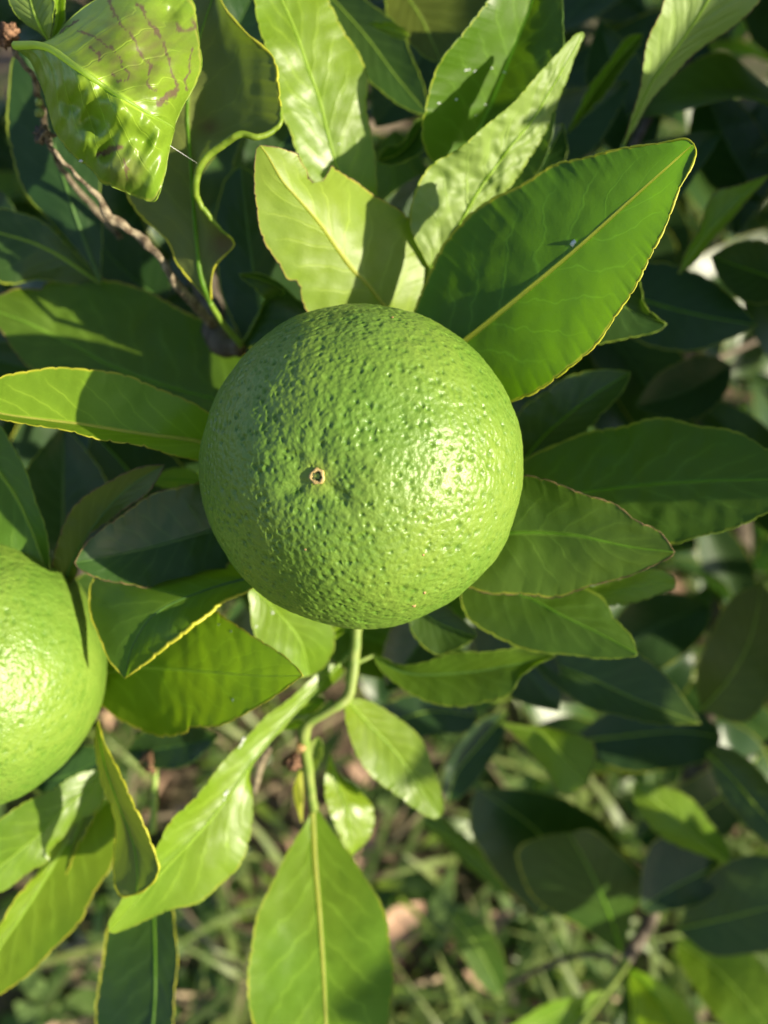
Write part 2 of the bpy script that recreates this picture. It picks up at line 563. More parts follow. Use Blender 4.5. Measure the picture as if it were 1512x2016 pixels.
tr = branch('trunk', [TRUNK + (0, 0, -0.05), TRUNK + (0.01, 0.0, 0.15), TRUNK + (-0.01, -0.02, 0.35), TRUNK + (0.0, -0.01, 0.60),
                      TRUNK + (0.03, 0.02, 0.95), TRUNK + (0.02, 0.0, 1.5)],
            [0.055, 0.043, 0.04, 0.034, 0.025, 0.01], M['bark'], k=16, wob=0.25)
WH = P(720, 930, 22.0)                          # where the shoot behind the big fruit starts
branch('branch', [TRUNK + (0, -0.01, 0.42), TRUNK + (-0.10, -0.22, 0.52), (P(800, 700, 46)), P(760, 860, 30), WH],
       [0.022, 0.014, 0.008, 0.004, 0.0024], M['bark'], wob=0.2)
branch('branch', [TRUNK + (0, -0.01, 0.30), P(1420, 900, 62), P(1400, 1350, 50), P(1300, 1750, 44), P(1235, 1890, 40)],
       [0.022, 0.013, 0.008, 0.005, 0.0028], M['bark'], wob=0.2)
branch('branch', [TRUNK + (0, -0.01, 0.5), P(700, 250, 60), P(450, 420, 36), P(420, 640, 24), P(470, 690, 22)],
       [0.02, 0.012, 0.007, 0.004, 0.0022], M['bark'], wob=0.2)
branch('branch', [P(450, 420, 36), P(250, 900, 30), P(120, 1250, 27), P(40, 1330, 24)],
       [0.006, 0.004, 0.003, 0.002], M['bark'], wob=0.2)


def bez_noise(p, sc, amp, seed):
    return amp * noise.noise(Vector((p[0] * sc + seed, p[1] * sc - seed, p[2] * sc)))


LEAFN = [0]


def leaf(mid, a, b, da=-0.2, db=-0.2, mat='mid', face='top', rib='midrib_pale', margin='margin_green', pet=None,
         puck=0.0, puck_sc=120.0, serr=1.0, nr=130, nc=27, pw=1.4, ribr=0.55, mrad=0.16, stain=None, label=None,
         wave=0.0, rim=None, sharp=False, fingers=None, bump_fn=None):
    """One leaf from its midrib (px, px, cm) and its two edges (px); da / db: how far the edges rise from the midrib (cm)."""
    LEAFN[0] += 1
    seed = LEAFN[0] * 3.71
    mid = np.asarray(mid, float)
    m = resample(mid, nr)
    ea = resample(np.vstack([mid[:1, :2], np.asarray(a, float), mid[-1:, :2]]), nr, not sharp)
    eb = resample(np.vstack([mid[:1, :2], np.asarray(b, float), mid[-1:, :2]]), nr, not sharp)
    t = np.linspace(0, 1, nr)
    wt = np.clip(np.sin(np.pi * np.clip(t, 0, 1)), 0, 1) ** 0.6

    def prof(o):
        o = np.atleast_1d(np.asarray(o, float))
        return np.interp(t, np.linspace(0, 1, len(o)), o) * wt
    pa, pb = prof(da), prof(db)
    # crenulate edge
    for e, ph in ((ea, 0.0), (eb, 0.5)):
        d = np.linalg.norm(np.diff(e, axis=0), axis=1)
        s = np.r_[0, np.cumsum(d)]
        vec = m[:, :2] - e
        ln = np.linalg.norm(vec, axis=1)[:, None] + 1e-6
        per = 30.0 + 6 * np.sin(s / 90.0 + seed)
        q = (np.cumsum(np.r_[0, d] / per) + ph + seed) % 1.0
        amp = 0.5 + 0.5 * np.sin(s * 0.021 + seed * 2) + 0.35 * np.sin(s * 0.083 + seed)
        notch = np.maximum(0, 1 - np.abs(q - 0.5) / 0.16) * (0.6 + 0.5 * amp) * 3.6 * serr
        wv = 2.2 * np.sin(s * 0.045 + seed) * serr
        e += vec / ln * np.minimum((notch + wv)[:, None] * wt[:, None], ln * 0.5)
    # inside the blade the rows follow a smoothed outline; notches and bites stay at the edge
    kw_ = max(3, nr // 9)
    gk = np.exp(-0.5 * (np.arange(-kw_, kw_ + 1) / (kw_ * 0.45)) ** 2)
    gk /= gk.sum()

    def soft(e):
        r_ = e - m[:, :2]
        p_ = np.vstack([np.repeat(r_[:1], kw_, 0), r_, np.repeat(r_[-1:], kw_, 0)])
        q_ = np.stack([np.convolve(p_[:, i], gk, 'valid') for i in range(2)], 1)
        return m[:, :2] + q_ * (wt ** 0.3)[:, None]
    sa, sb = soft(ea), soft(eb)
    us = np.linspace(-1, 1, nc)
    X = np.empty((nr, nc)); Y = X.copy(); D = X.copy(); U = X.copy()
    for j, u in enumerate(us):
        e, off, es = (ea, pa, sa) if u < 0 else (eb, pb, sb)
        s = abs(u) ** 0.85
        e = es + (e - es) * s ** 3.5
        X[:, j] = m[:, 0] + (e[:, 0] - m[:, 0]) * s
        Y[:, j] = m[:, 1] + (e[:, 1] - m[:, 1]) * s
        D[:, j] = m[:, 2] + off * s ** pw
        U[:, j] = 0.5 + 0.5 * math.copysign(s, u)
    cj = nc // 2
    rr = (ribr * (1.0 - 0.85 * t) + 0.06) * 1e-3
    if ribr > 0:                                    # the blade meets the midrib at its flanks
        rpx = rr / (m[:, 2] * 0.01) * FPX * 0.75
        for j, e, off, sg in ((cj - 1, sa, pa, -1), (cj + 1, sb, pb, 1)):
            wl = np.hypot(e[:, 0] - m[:, 0], e[:, 1] - m[:, 1]) + 1e-6
            s = np.minimum(rpx / wl, 0.5 * abs(us[cj + 2]) ** 0.85)
            X[:, j] = m[:, 0] + (e[:, 0] - m[:, 0]) * s
            Y[:, j] = m[:, 1] + (e[:, 1] - m[:, 1]) * s
            D[:, j] = m[:, 2] + off * s ** pw
            U[:, j] = 0.5 + 0.5 * sg * s
    if wave:
        sgn = np.sign(us)[None, :]
        D += wave * np.sin(t[:, None] * 15 + seed + sgn) * (np.abs(us)[None, :] ** 2) * wt[:, None]
    V = P(X, Y, D).reshape(-1, 3)
    if puck or True:
        amp = puck if puck else 0.035
        sc = puck_sc
        nz = np.array([noise.noise(Vector((p[0] * sc + seed, p[1] * sc, p[2] * sc))) +
                       0.45 * noise.noise(Vector((p[0] * sc * 2.3, p[1] * sc * 2.3 + seed, p[2] * sc * 2.3))) for p in V])
        nz = nz.reshape(nr, nc) * amp * wt[:, None]
        D = D + nz
        if bump_fn is not None: D = D + bump_fn(X, Y)
        V = P(X, Y, D).reshape(-1, 3)
    fc = grid_faces(nr, nc)
    if ribr > 0:
        kj = np.tile(np.arange(nc - 1), nr - 1)
        ki = np.repeat(np.arange(nr - 1), nc - 1)
        fc = fc[~(((kj == cj - 1) | (kj == cj)) & (ki > 0) & (ki < nr - 2))]
    # orientation: the upper surface is the mesh front
    k = (nr // 2) * nc + nc // 2
    n0 = np.cross(V[k + 2] - V[k - 2], V[k + nc] - V[k - nc])
    tocam = CAM - V[k]
    want = 1 if face == 'top' else -1
    if np.dot(n0, tocam) * want < 0:
        fc = fc[:, ::-1]
    uv = np.stack([U.ravel(), np.repeat(t, nc)], 1)
    st = np.zeros(nr * nc)
    if stain is not None: st = np.clip(stain(X.ravel(), Y.ravel()), 0, 1)
    root = V[nc // 2].copy()
    ob = mesh_obj('leaf', V, fc, M[mat], tree, origin=root, uv=uv, attrs={'stain': st})
    if label: ob['label'] = label
    G = V.reshape(nr, nc, 3)
    # midrib, standing a little proud of the side it shows on
    c = G[:, nc // 2]
    view = CAM - c
    view /= np.linalg.norm(view, axis=1)[:, None]
    if ribr > 0:
        rv, rf = tube(c[1:-1] + view[1:-1] * (rr[1:-1, None] * 0.15), rr[1:-1], 6)
        mesh_obj('midrib', rv, rf, M[rib], ob, origin=c[1])
    if margin:
        mv = np.vstack([G[:, 0], G[::-1, -1][1:]])
        keep = np.r_[True, np.linalg.norm(np.diff(mv, axis=0), axis=1) > 2e-5]
        mv = mv[keep]
        tt = np.linspace(0, 1, len(mv))
        r = mrad * 1e-3 * (0.85 + 0.3 * np.sin(tt * 140 + seed))
        r[:3] = 0.1e-3
        r[-3:] = 0.1e-3
        v2, f2 = tube(mv, r, 5)
        mesh_obj('margin', v2, f2, M[margin], ob, origin=mv[0])
    if rim is not None:                             # a stretch of edge that is rolled over
        side, t0, t1, r, mt = rim
        col = G[:, 0] if side == 'a' else G[:, -1]
        i0, i1 = int(t0 * (nr - 1)), int(t1 * (nr - 1))
        seg = col[i0:i1 + 1]
        w2 = np.sin(np.linspace(0.15, math.pi - 0.15, len(seg))) ** 0.5
        v3, f3 = tube(seg, r * 1e-3 * w2, 9)
        mesh_obj('rolled_edge', v3, f3, M[mt], ob, origin=seg[0])
    if pet is not None:
        pp = np.vstack([P(*zip(*pet)), c[1][None]]) if len(pet) else c[:1]
        q = np.hstack([pp, np.zeros((len(pp), 1))])
        n = 14
        idx = np.linspace(0, len(pp) - 1, n)
        pl = np.stack([np.interp(idx, np.arange(len(pp)), pp[:, i]) for i in range(3)], 1)
        v4, f4 = tube(pl, np.linspace(0.95, 0.75, n) * 1e-3, 8)
        mesh_obj('petiole', v4, f4, M['petiole'], ob, origin=pl[0])
    return ob, G


def qleaf(base, tip, width, bend=0.0, da=-0.4, db=-0.4, asym=0.0, mat='deep', face='top', label=None, sag=0.0, **kw):
    """a leaf drawn from base, tip (px, px, cm) and its width in px"""
    b = np.asarray(base, float)
    e = np.asarray(tip, float)
    ax = e[:2] - b[:2]
    ln = np.linalg.norm(ax)
    ax /= ln
    nx = np.array([-ax[1], ax[0]])
    tt = np.linspace(0, 1, 7)
    mid = b + (e - b) * tt[:, None]
    mid[:, :2] += nx * (np.sin(np.pi * tt) * bend)[:, None]
    mid[:, 2] += np.sin(np.pi * tt) * sag
    te = np.linspace(0, 1, 11)[1:-1]
    mm = np.stack([np.interp(te, tt, mid[:, i]) for i in range(2)], 1)
    w = np.sin(np.pi * te ** 0.85) ** 0.85 * width * 0.5
    A = mm - nx * (w * (1 + asym))[:, None]
    B = mm + nx * (w * (1 - asym))[:, None]
    kw.setdefault('nr', 70)
    kw.setdefault('nc', 15)
    kw.setdefault('rib', 'midrib_green')
    kw.setdefault('margin', 'margin_green')
    return leaf(mid, A, B, da, db, mat=mat, face=face, label=label, **kw)


# ================================================================== traced leaves, nearest first
# big leaf that shines through, upper side of the fruit
leaf([(790, 770, 19.5), (905, 680, 18.7), (1010, 595, 17.9), (1130, 495, 16.9), (1230, 405, 16.1), (1330, 315, 15.3), (1366, 284, 15.0)],
     [(795, 690), (818, 610), (855, 515), (912, 432), (948, 405), (1007, 373), (1083, 329), (1128, 315), (1194, 298), (1253, 288), (1325, 276), (1352, 274)],
     [(880, 830), (1003, 794), (1071, 760), (1128, 721), (1190, 657), (1227, 602), (1255, 555), (1285, 500), (1321, 417), (1340, 369), (1358, 335), (1370, 302)],
     da=[0.7, 1.1, 0.8], db=[-0.8, -1.3, -1.0], pw=1.1, mat='backlit', rib='midrib_yellow', margin='margin_yellow', nr=190, nc=41, ribr=0.8, mrad=0.24, puck=0.03,
     label='broad backlit green leaf with bright yellow notched edge')
# pale crinkled underside leaf
leaf([(847, 530, 19.9), (894, 464, 19.6), (918, 420, 19.4), (950, 365, 19.3), (1005, 290, 19.1), (1050, 234, 19.0), (1100, 150, 18.8), (1134, 92, 18.7), (1147, 64, 18.6)],
     [(831, 500), (811, 456), (807, 413), (819, 369), (851, 325), (898, 294), (950, 254), (994, 216), (1050, 159), (1090, 112), (1124, 76), (1135, 67)],
     [(880, 500), (930, 445), (975, 395), (1019, 349), (1051, 302), (1083, 234), (1106, 186), (1128, 119), (1141, 91), (1150, 72)],
     da=[-0.5, -0.8, -0.3], db=[0.2, 0.35, 0.1], mat='under', face='under', rib='midrib_pale', margin='margin_green', puck=0.15, puck_sc=190,
     nr=170, nc=37, ribr=0.5, pet=[(838, 610, 20.2)],
     label='pale crinkled leaf turned to show its underside')
# bitten leaf
leaf([(800, 665, 20.4), (748, 591, 19.6), (720, 556, 19.2), (692, 528, 18.9), (660, 484, 18.5), (629, 440, 18.1), (589, 393, 17.7), (557, 357, 17.4), (527, 306, 17.1), (512, 286, 17.0)],
     [(690, 690), (620, 640), (597, 602), (593, 567), (585, 551), (565, 552), (549, 524), (525, 484), (509, 440), (500, 381), (502, 317), (505, 292)],
     [(840, 600), (842, 520), (830, 465), (803, 429), (779, 409), (732, 379), (708, 361), (672, 343), (652, 327), (647, 338), (638, 355), (621, 363), (608, 350), (603, 333), (590, 318), (587, 304), (549, 290)],
     da=[0.1, 0.1, 0.0], db=[0.5, 0.9, 0.3], mat='pale', rib='midrib_yellow', margin='margin_burnt', sharp=True, mrad=0.13, nr=230, nc=33, ribr=0.6, puck=0.05,
     label='pale yellow-green leaf with a bite out of its burnt edge')
# bright leaf at the top
leaf([(722, 440, 21.6), (690, 378, 21.1), (664, 329, 20.8), (644, 258, 20.4), (629, 198, 20.1), (605, 131, 19.8), (581, 60, 19.5), (555, 0, 19.3), (520, -90, 18.9)],
     [(660, 420), (610, 350), (581, 290), (569, 258), (553, 226), (534, 150), (521, 91), (508, 40), (500, 0), (496, -50)],
     [(738, 410), (741, 377), (742, 337), (740, 302), (728, 258), (722, 210), (726, 175), (724, 151), (704, 103), (672, 48), (644, 0), (590, -60)],
     da=[-0.3, -0.5, -0.3], db=[0.2, 0.3, 0.3], mat='bright', rib='midrib_pale', nr=150, puck=0.05, ribr=0.5, margin='margin_green',
     label='glossy bright green leaf behind the bitten leaf')
# folded dark leaf with white flecks
L05, G05 = leaf([(900, 350, 21.3), (954, 230, 20.7), (966, 206, 20.6), (994, 139, 20.3), (1021, 71, 20.0), (1045, 12, 19.8), (1075, -80, 19.4)],
     [(850, 318), (833, 280), (831, 250), (833, 222), (843, 179), (863, 131), (887, 91), (942, 28), (962, 0), (1010, -50)],
     [(990, 390), (1055, 350), (1085, 270), (1104, 180), (1112, 83), (1108, 40), (1106, 0), (1098, -40)],
     da=[-0.9, -1.4, -0.8], db=[-0.5, -0.8, -0.5], mat='mid', rib='midrib_green', nr=150, pw=1.0, puck=0.05, margin='margin_dark',
     label='dark green leaf folded along its midrib and flecked with white')


def seg_dist(X, Y, pts):
    d = np.full(X.shape, 1e9)
    p = resample(np.asarray(pts, float), 60)
    for q in p:
        d = np.minimum(d, np.hypot(X - q[0], Y - q[1]))
    return d


TRAILS = [([(215, 0), (230, 35), (262, 75), (280, 110), (296, 135), (290, 165), (305, 180)], 2.8),
          ([(305, 66), (318, 80), (330, 110), (338, 140), (348, 168), (345, 180), (325, 196), (313, 208)], 2.8),
          ([(150, 60), (180, 70), (200, 85), (220, 98), (232, 105), (240, 128), (252, 145), (250, 158), (235, 160), (225, 150), (218, 147)], 2.4),
          ([(268, 10), (285, 25), (295, 50), (310, 62), (316, 72)], 4.0),
          ([(350, 52), (368, 60), (385, 52), (380, 42)], 5.5),
          ([(313, 205), (330, 192), (348, 178)], 6.5),
          ([(380, 95), (372, 115), (375, 135), (366, 160), (368, 178)], 2.2),
          ([(120, 68), (135, 50), (155, 40)], 2.5),
          ([(180, 95), (195, 105), (198, 118)], 2.6),
          ([(240, 310), (248, 330), (252, 355)], 2.0),
          ([(195, 305), (215, 297), (235, 290)], 6.0)]


def mined(X, Y):
    st = np.zeros(X.shape)
    X0, Y0 = X, Y
    q = [noise.noise_vector(Vector((x * 0.06, y * 0.06, 1.7))) + 0.5 * noise.noise_vector(Vector((x * 0.19, y * 0.19, 5.1))) for x, y in zip(X, Y)]
    X = X + np.array([v_[0] for v_ in q]) * 6.0
    Y = Y + np.array([v_[1] for v_ in q]) * 6.0
    wv = 0.75 + 0.6 * np.array([v_[2] for v_ in q])
    for pts, w in TRAILS:
        w = w * np.clip(wv, 0.35, 1.5)
        d = seg_dist(X, Y, pts)
        st = np.maximum(st, 1.4 * np.clip(1.4 - d / (w * 1.15), 0, 1))
    # bleached, silvery brown skin around the trails
    wsh = np.exp(-((X - 260) / 95.0) ** 2 - ((Y - 95) / 75.0) ** 2) * (Y < 92 + (X - 90) * 0.62)
    st = np.maximum(st, 0.6 * np.clip(wsh * 1.5, 0, 1) * (0.6 + 0.4 * np.sin(X * 0.11 + 2 * np.sin(Y * 0.07)) * np.sin(Y * 0.13 + X * 0.05)))
    wsh2 = np.exp(-((X - 245) / 38.0) ** 2 - ((Y - 335) / 36.0) ** 2)
    st = np.maximum(st, 0.45 * np.clip(wsh2 * 1.6, 0, 1))
    return st


def mined_bump(X, Y):
    h = np.zeros(X.shape)
    for cx, cy, r, a in ((150, 150, 34, -0.28), (110, 140, 22, 0.15), (185, 235, 26, 0.35), (235, 215, 30, -0.25), (280, 275, 22, 0.24),
                         (165, 285, 30, -0.22), (205, 300, 18, 0.28), (225, 340, 34, -0.45), (330, 30, 26, 0.35), (250, 60, 60, -0.35),
                         (345, 115, 40, -0.35), (300, 160, 34, -0.2), (140, 205, 18, 0.25), (215, 165, 20, 0.15)):
        h += a * np.exp(-((X - cx) / r) ** 2 - ((Y - cy) / r) ** 2)
    # quilted ribs running off the midrib
    h += 0.03 * np.sin((X * 0.62 - Y * 0.78) * 0.0 + (X * 0.88 + Y * 0.47) * 0.20) * np.clip((Y - (80 + (X - 60) * 0.60)) / 40.0, 0, 1)
    return h


leaf([(28, 90, 16.6), (91, 93, 15.9), (150, 132, 15.4), (220, 180, 15.2), (290, 222, 15.4), (335, 247, 15.9), (343, 257, 16.2)],
     [(50, 86), (105, 83), (131, 44), (182, 4), (240, -30), (320, -40), (377, 0), (387, 52), (398, 119), (387, 159), (362, 206), (346, 240)],
     [(36, 100), (60, 120), (83, 175), (95, 214), (107, 254), (131, 294), (159, 319), (180, 332), (198, 357), (222, 369), (254, 383), (290, 395), (309, 389), (325, 341), (334, 290)],
     da=[0.4, 1.5, 2.0, 1.0], db=[0.5, 1.0, 1.3, 0.8], mat='mined', rib='midrib_pale', margin='margin_green', nr=220, nc=121, pw=2.0, puck=0.05, puck_sc=170,
     serr=0.8, ribr=0.85, stain=mined, bump_fn=mined_bump, label='crumpled light green leaf scribbled with brown leaf-miner trails')
# curled leaf hanging behind the mined one
leaf([(415, 600, 19.8), (395, 540, 19.4), (384, 450, 19.2), (375, 320, 18.9), (370, 198, 18.8), (392, 80, 18.6), (425, -25, 18.4)],
     [(350, 520), (329, 476), (254, 393), (236, 300), (270, 170), (330, 60), (390, -20)],
     [(421, 528), (462, 482), (440, 455), (417, 433), (391, 397), (387, 357), (401, 317), (437, 286), (476, 264), (512, 270), (548, 246), (553, 210), (550, 167), (536, 113), (488, 67), (448, 24), (430, -10)],
     da=[0.2, 0.5, 0.5], db=[-0.3, -1.0, -1.6, -1.5, -1.0], mat='olive', face='under', rib='midrib_green', margin='margin_yellow', nr=180, nc=37, pw=2.2, mrad=0.3,
     stain=lambda X, Y: 0.8 * np.exp(-((X - 440) / 30.0) ** 2 - ((Y - 480) / 40.0) ** 2) + 0.7 * np.exp(-((X - 412) / 20.0) ** 2 - ((Y - 250) / 18.0) ** 2),
     rim=('b', 0.20, 0.66, 0.85, 'margin_green'), puck=0.12, pet=[(476, 680, 21.5), (440, 639, 20.8), (418, 605, 20.0)],
     label='curled olive leaf with a rolled yellow edge')
# left: lit leaf crossed by the shadow of the fruit
leaf([(470, 895, 19.2), (387, 869, 18.6), (298, 857, 18.0), (231, 847, 17.7), (165, 836, 17.4), (83, 826, 17.2), (0, 814, 17.0), (-90, 790, 16.8)],
     [(430, 830), (397, 804), (364, 788), (331, 771), (281, 751), (231, 736), (182, 726), (139, 725), (96, 726), (50, 730), (17, 736), (0, 743), (-50, 760)],
     [(440, 915), (387, 907), (314, 887), (264, 877), (198, 864), (132, 850), (66, 836), (0, 827), (-50, 812)],
     da=[0.1, 0.35, 0.2], db=[-0.35, -0.7, -0.5], mat='bright', rib='midrib_yellow', margin='margin_yellow', nr=170, nc=31, pw=1.0, ribr=0.6,
     label='bright folded leaf lying in the round shadow of the big fruit')
# big shaded leaf above it
leaf([(490, 800, 23.0), (400, 780, 23.1), (300, 752, 23.2), (212, 718, 23.3), (159, 688, 23.3), (112, 664, 23.2), (40, 630, 23.0), (-70, 590, 22.8)],
     [(500, 720), (473, 688), (430, 649), (380, 619), (331, 593), (281, 571), (238, 553), (198, 549), (126, 549), (90, 557), (79, 568), (33, 569), (0, 581), (-40, 588)],
     [(420, 850), (300, 820), (200, 785), (120, 755), (66, 728), (46, 712), (20, 682), (0, 649), (-30, 620)],
     da=[0.2, 0.3, 0.2], db=[0.0, 0.1, 0.0], mat='mid', rib='midrib_green', margin='margin_burnt', nr=160, nc=31, ribr=0.4, puck=0.06,
     label='wide shaded leaf with a ragged sunlit corner')
leaf([(-160, 780, 19.8), (-60, 860, 19.6), (20, 960, 19.6), (60, 1040, 19.7), (100, 1150, 20.0)],
     [(-60, 800), (0, 835), (30, 890), (60, 950), (76, 1000), (93, 1060), (98, 1100)],
     [(-150, 880), (-90, 1000), (0, 1100), (60, 1150)], da=-0.2, db=-0.2, mat='mid', nr=120,
     label='plain green leaf rising behind the cut-off fruit')
# olive leaf with dry edge
leaf([(120, 1170, 20.6), (150, 1090, 20.0), (205, 1010, 19.4), (260, 955, 19.0), (324, 915, 18.6)],
     [(104, 1120), (111, 1071), (123, 1039), (147, 999), (179, 967), (222, 944), (278, 920), (305, 915)],
     [(150, 1130), (171, 1063), (198, 1035), (238, 1007), (286, 975), (313, 936)],
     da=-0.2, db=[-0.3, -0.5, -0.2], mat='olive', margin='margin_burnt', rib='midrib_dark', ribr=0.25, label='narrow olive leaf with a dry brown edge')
leaf([(470, 1030, 20.0), (357, 1061, 19.5), (298, 1077, 19.3), (238, 1090, 19.0), (190, 1100, 18.7), (147, 1108, 18.5)],
     [(430, 950), (389, 950), (345, 958), (294, 977), (238, 1013), (206, 1037), (175, 1065), (159, 1085)],
     [(450, 1110), (417, 1134), (357, 1154), (302, 1158), (238, 1150), (198, 1140), (157, 1120)],
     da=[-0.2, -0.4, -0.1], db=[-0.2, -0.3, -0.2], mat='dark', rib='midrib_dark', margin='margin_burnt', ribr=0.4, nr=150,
     label='dark leaf shaded by the big fruit, its tip catching sun')
leaf([(520, 1130, 18.9), (410, 1160, 18.8), (310, 1205, 18.6), (262, 1270, 18.6), (246, 1336, 18.6)],
     [(420, 1095), (300, 1100), (205, 1122), (180, 1140), (175, 1170), (179, 1210), (190, 1241), (210, 1293), (232, 1320)],
     [(488, 1164), (440, 1186), (413, 1206), (381, 1229), (357, 1253), (317, 1281), (270, 1317)],
     da=[2.4, 1.3, 0.1], db=[-0.4, -0.8, -0.5], mat='mid', rib='midrib_dark', margin='margin_yellow', ribr=0.25, nr=150, rim=('b', 0.10, 0.97, 0.5, 'margin_yellow'),
     pw=1.6, label='shaded leaf with a rolled bright yellow edge beside the cut-off fruit')
leaf([(150, 1335, 22.6), (270, 1315, 21.4), (337, 1317, 20.7), (437, 1325, 19.3), (516, 1331, 18.2), (596, 1330, 17.1)],
     [(170, 1290), (230, 1250), (330, 1215), (421, 1205), (433, 1213), (468, 1233), (508, 1257), (552, 1287), (583, 1313)],
     [(180, 1375), (206, 1392), (238, 1420), (290, 1442), (333, 1448), (366, 1443), (372, 1434), (381, 1433), (421, 1430), (468, 1412), (516, 1388), (571, 1348)],
     da=[-0.1, -0.2, -0.1], db=[0.1, 0.1, 0.0], mat='bright', rib='midrib_pale', margin='margin_yellow', nr=180, nc=37, ribr=0.4, puck=0.05,
     label='translucent green leaf with a pointed tip below the big fruit')
leaf([(192, 1415, 20.6), (205, 1500, 20.2), (232, 1580, 20.0), (262, 1660, 19.8), (270, 1720, 19.6), (268, 1760, 19.6)],
     [(186, 1468), (196, 1519), (208, 1563), (220, 1595), (229, 1638), (227, 1674), (223, 1726), (230, 1757), (246, 1765)],
     [(202, 1452), (222, 1495), (238, 1531), (258, 1571), (278, 1610), (294, 1654), (310, 1694), (314, 1712), (306, 1733), (285, 1752)],
     da=[0.3, 0.8, 0.6], db=[-0.5, -1.0, -0.8], mat='olive', face='under', rib='midrib_green', margin='margin_yellow', mrad=0.3, ribr=0.2, nr=150,
     label='narrow folded leaf hanging under the cut-off fruit with a yellow edge')
leaf([(664, 1312, 23.4), (610, 1370, 22.9), (560, 1425, 22.4), (505, 1492, 21.9), (468, 1543, 21.6), (417, 1610, 21.2), (377, 1654, 20.9), (317, 1718, 20.6), (260, 1785, 20.4), (216, 1834, 20.2)],
     [(650, 1308), (622, 1329), (580, 1366), (525, 1412), (476, 1460), (456, 1480), (417, 1531), (377, 1575), (337, 1618), (306, 1670), (250, 1755), (216, 1810)],
     [(676, 1322), (654, 1348), (606, 1384), (571, 1416), (548, 1444), (508, 1472), (492, 1497), (489, 1531), (496, 1563), (499, 1614), (488, 1662), (468, 1710), (433, 1745), (389, 1777), (337, 1791), (294, 1809), (246, 1829), (226, 1837)],
     da=[-0.1, -0.5, -0.3], db=[0.1, 0.3, 0.2], mat='bright', rib='midrib_pale', margin='margin_green', nr=190, nc=31, ribr=0.45, wave=0.08, pet=[(690, 1285, 23.6)],
     label='long bright shiny leaf slanting down with a slim stalk end')
leaf([(616, 1590, 24.0), (621, 1694, 23.6), (629, 1793, 23.2), (637, 1912, 22.8), (642, 2016, 22.4), (655, 2240, 21.8)],
     [(606, 1612), (581, 1654), (549, 1710), (521, 1765), (502, 1821), (490, 1880), (488, 1932), (494, 2011), (530, 2110), (600, 2200)],
     [(632, 1602), (656, 1638), (692, 1686), (724, 1733), (752, 1785), (767, 1833), (773, 1892), (773, 1952), (767, 2011), (740, 2110), (690, 2200)],
     da=[-0.2, -0.5, -0.5], db=[-0.05, -0.1, -0.1], mat='bright', rib='midrib_yellow', margin='margin_green', nr=170, nc=35, ribr=0.75, wave=0.04,
     label='large smooth leaf hanging from the green twig with a yellow midrib')
leaf([(682, 1376, 22.8), (725, 1424, 23.4), (777, 1479, 23.8), (829, 1551, 24.0), (866, 1608, 24.0)],
     [(717, 1378), (757, 1394), (797, 1424), (833, 1463), (856, 1515), (869, 1567), (872, 1596)],
     [(680, 1408), (690, 1460), (710, 1499), (749, 1543), (797, 1579), (840, 1606), (856, 1612)],
     da=0.1, db=-0.3, mat='bright', rib='midrib_pale', nr=110, ribr=0.4, label='small oval bright leaf on the green twig')
leaf([(650, 1484, 25.3), (664, 1540, 25.2), (684, 1600, 25.0), (692, 1684, 25.0)],
     [(641, 1519), (642, 1567), (654, 1618), (674, 1658)], [(670, 1531), (702, 1555), (733, 1583), (738, 1614), (725, 1650), (705, 1672)],
     da=-0.3, db=0.5, mat='bright', nr=90, ribr=0.35, label='little glossy leaf tucked behind the large smooth leaf')
leaf([(215, 1570, 24.0), (135, 1654, 23.3), (91, 1725, 22.9), (40, 1805, 22.5), (0, 1864, 22.2), (-90, 2000, 21.6)],
     [(165, 1595), (100, 1670), (79, 1706), (52, 1745), (24, 1781), (0, 1817), (-50, 1890)],
     [(228, 1610), (228, 1654), (219, 1702), (190, 1753), (159, 1809), (119, 1856), (79, 1896), (32, 1936), (0, 1960), (-50, 1995)],
     da=[-0.2, -0.3, -0.2], db=[-0.1, -0.2, -0.1], mat='bright', rib='midrib_pale', margin='margin_yellow', nr=140, ribr=0.5,
     label='long bright leaf below the cut-off fruit')
leaf([(225, 1510, 23.0), (150, 1570, 22.2), (80, 1640, 21.6), (20, 1690, 21.2), (-80, 1770, 20.6)],
     [(150, 1525), (90, 1560), (16, 1600), (-20, 1630), (-60, 1700)],
     [(195, 1590), (150, 1622), (125, 1645), (99, 1672), (95, 1698), (52, 1721), (0, 1757), (-50, 1775)],
     da=-0.1, db=0.2, mat='bright', rib='midrib_pale', nr=120, ribr=0.3, label='shiny leaf half in the shadow of the cut-off fruit')
leaf([(185, 1560, 23.8), (155, 1630, 23.4), (130, 1690, 23.2), (105, 1757, 23.0)],
     [(150, 1570), (118, 1630), (97, 1690), (98, 1730)], [(190, 1600), (168, 1640), (149, 1670), (139, 1706), (119, 1741)],
     da=-0.2, db=-0.2, mat='olive', face='under', margin='margin_yellow', nr=90, ribr=0.2, label='small olive leaf tip with a pale point')
leaf([(300, 1740, 24.6), (304, 1813, 24.0), (306, 1900, 23.4), (302, 2011, 22.8), (270, 2230, 21.8)],
     [(240, 1775), (214, 1820), (204, 1884), (193, 1932), (190, 2011), (210, 2120)],
     [(330, 1765), (342, 1795), (346, 1837), (348, 1900), (340, 2011), (310, 2130)],
     da=[0.2, 0.7, 0.6], db=[-0.2, -0.2, -0.1], mat='dark', rib='midrib_green', margin='margin_yellow', nr=130, pw=1.0, ribr=0.4,
     label='dark folded leaf with a pale bitten rim hanging over the grass')
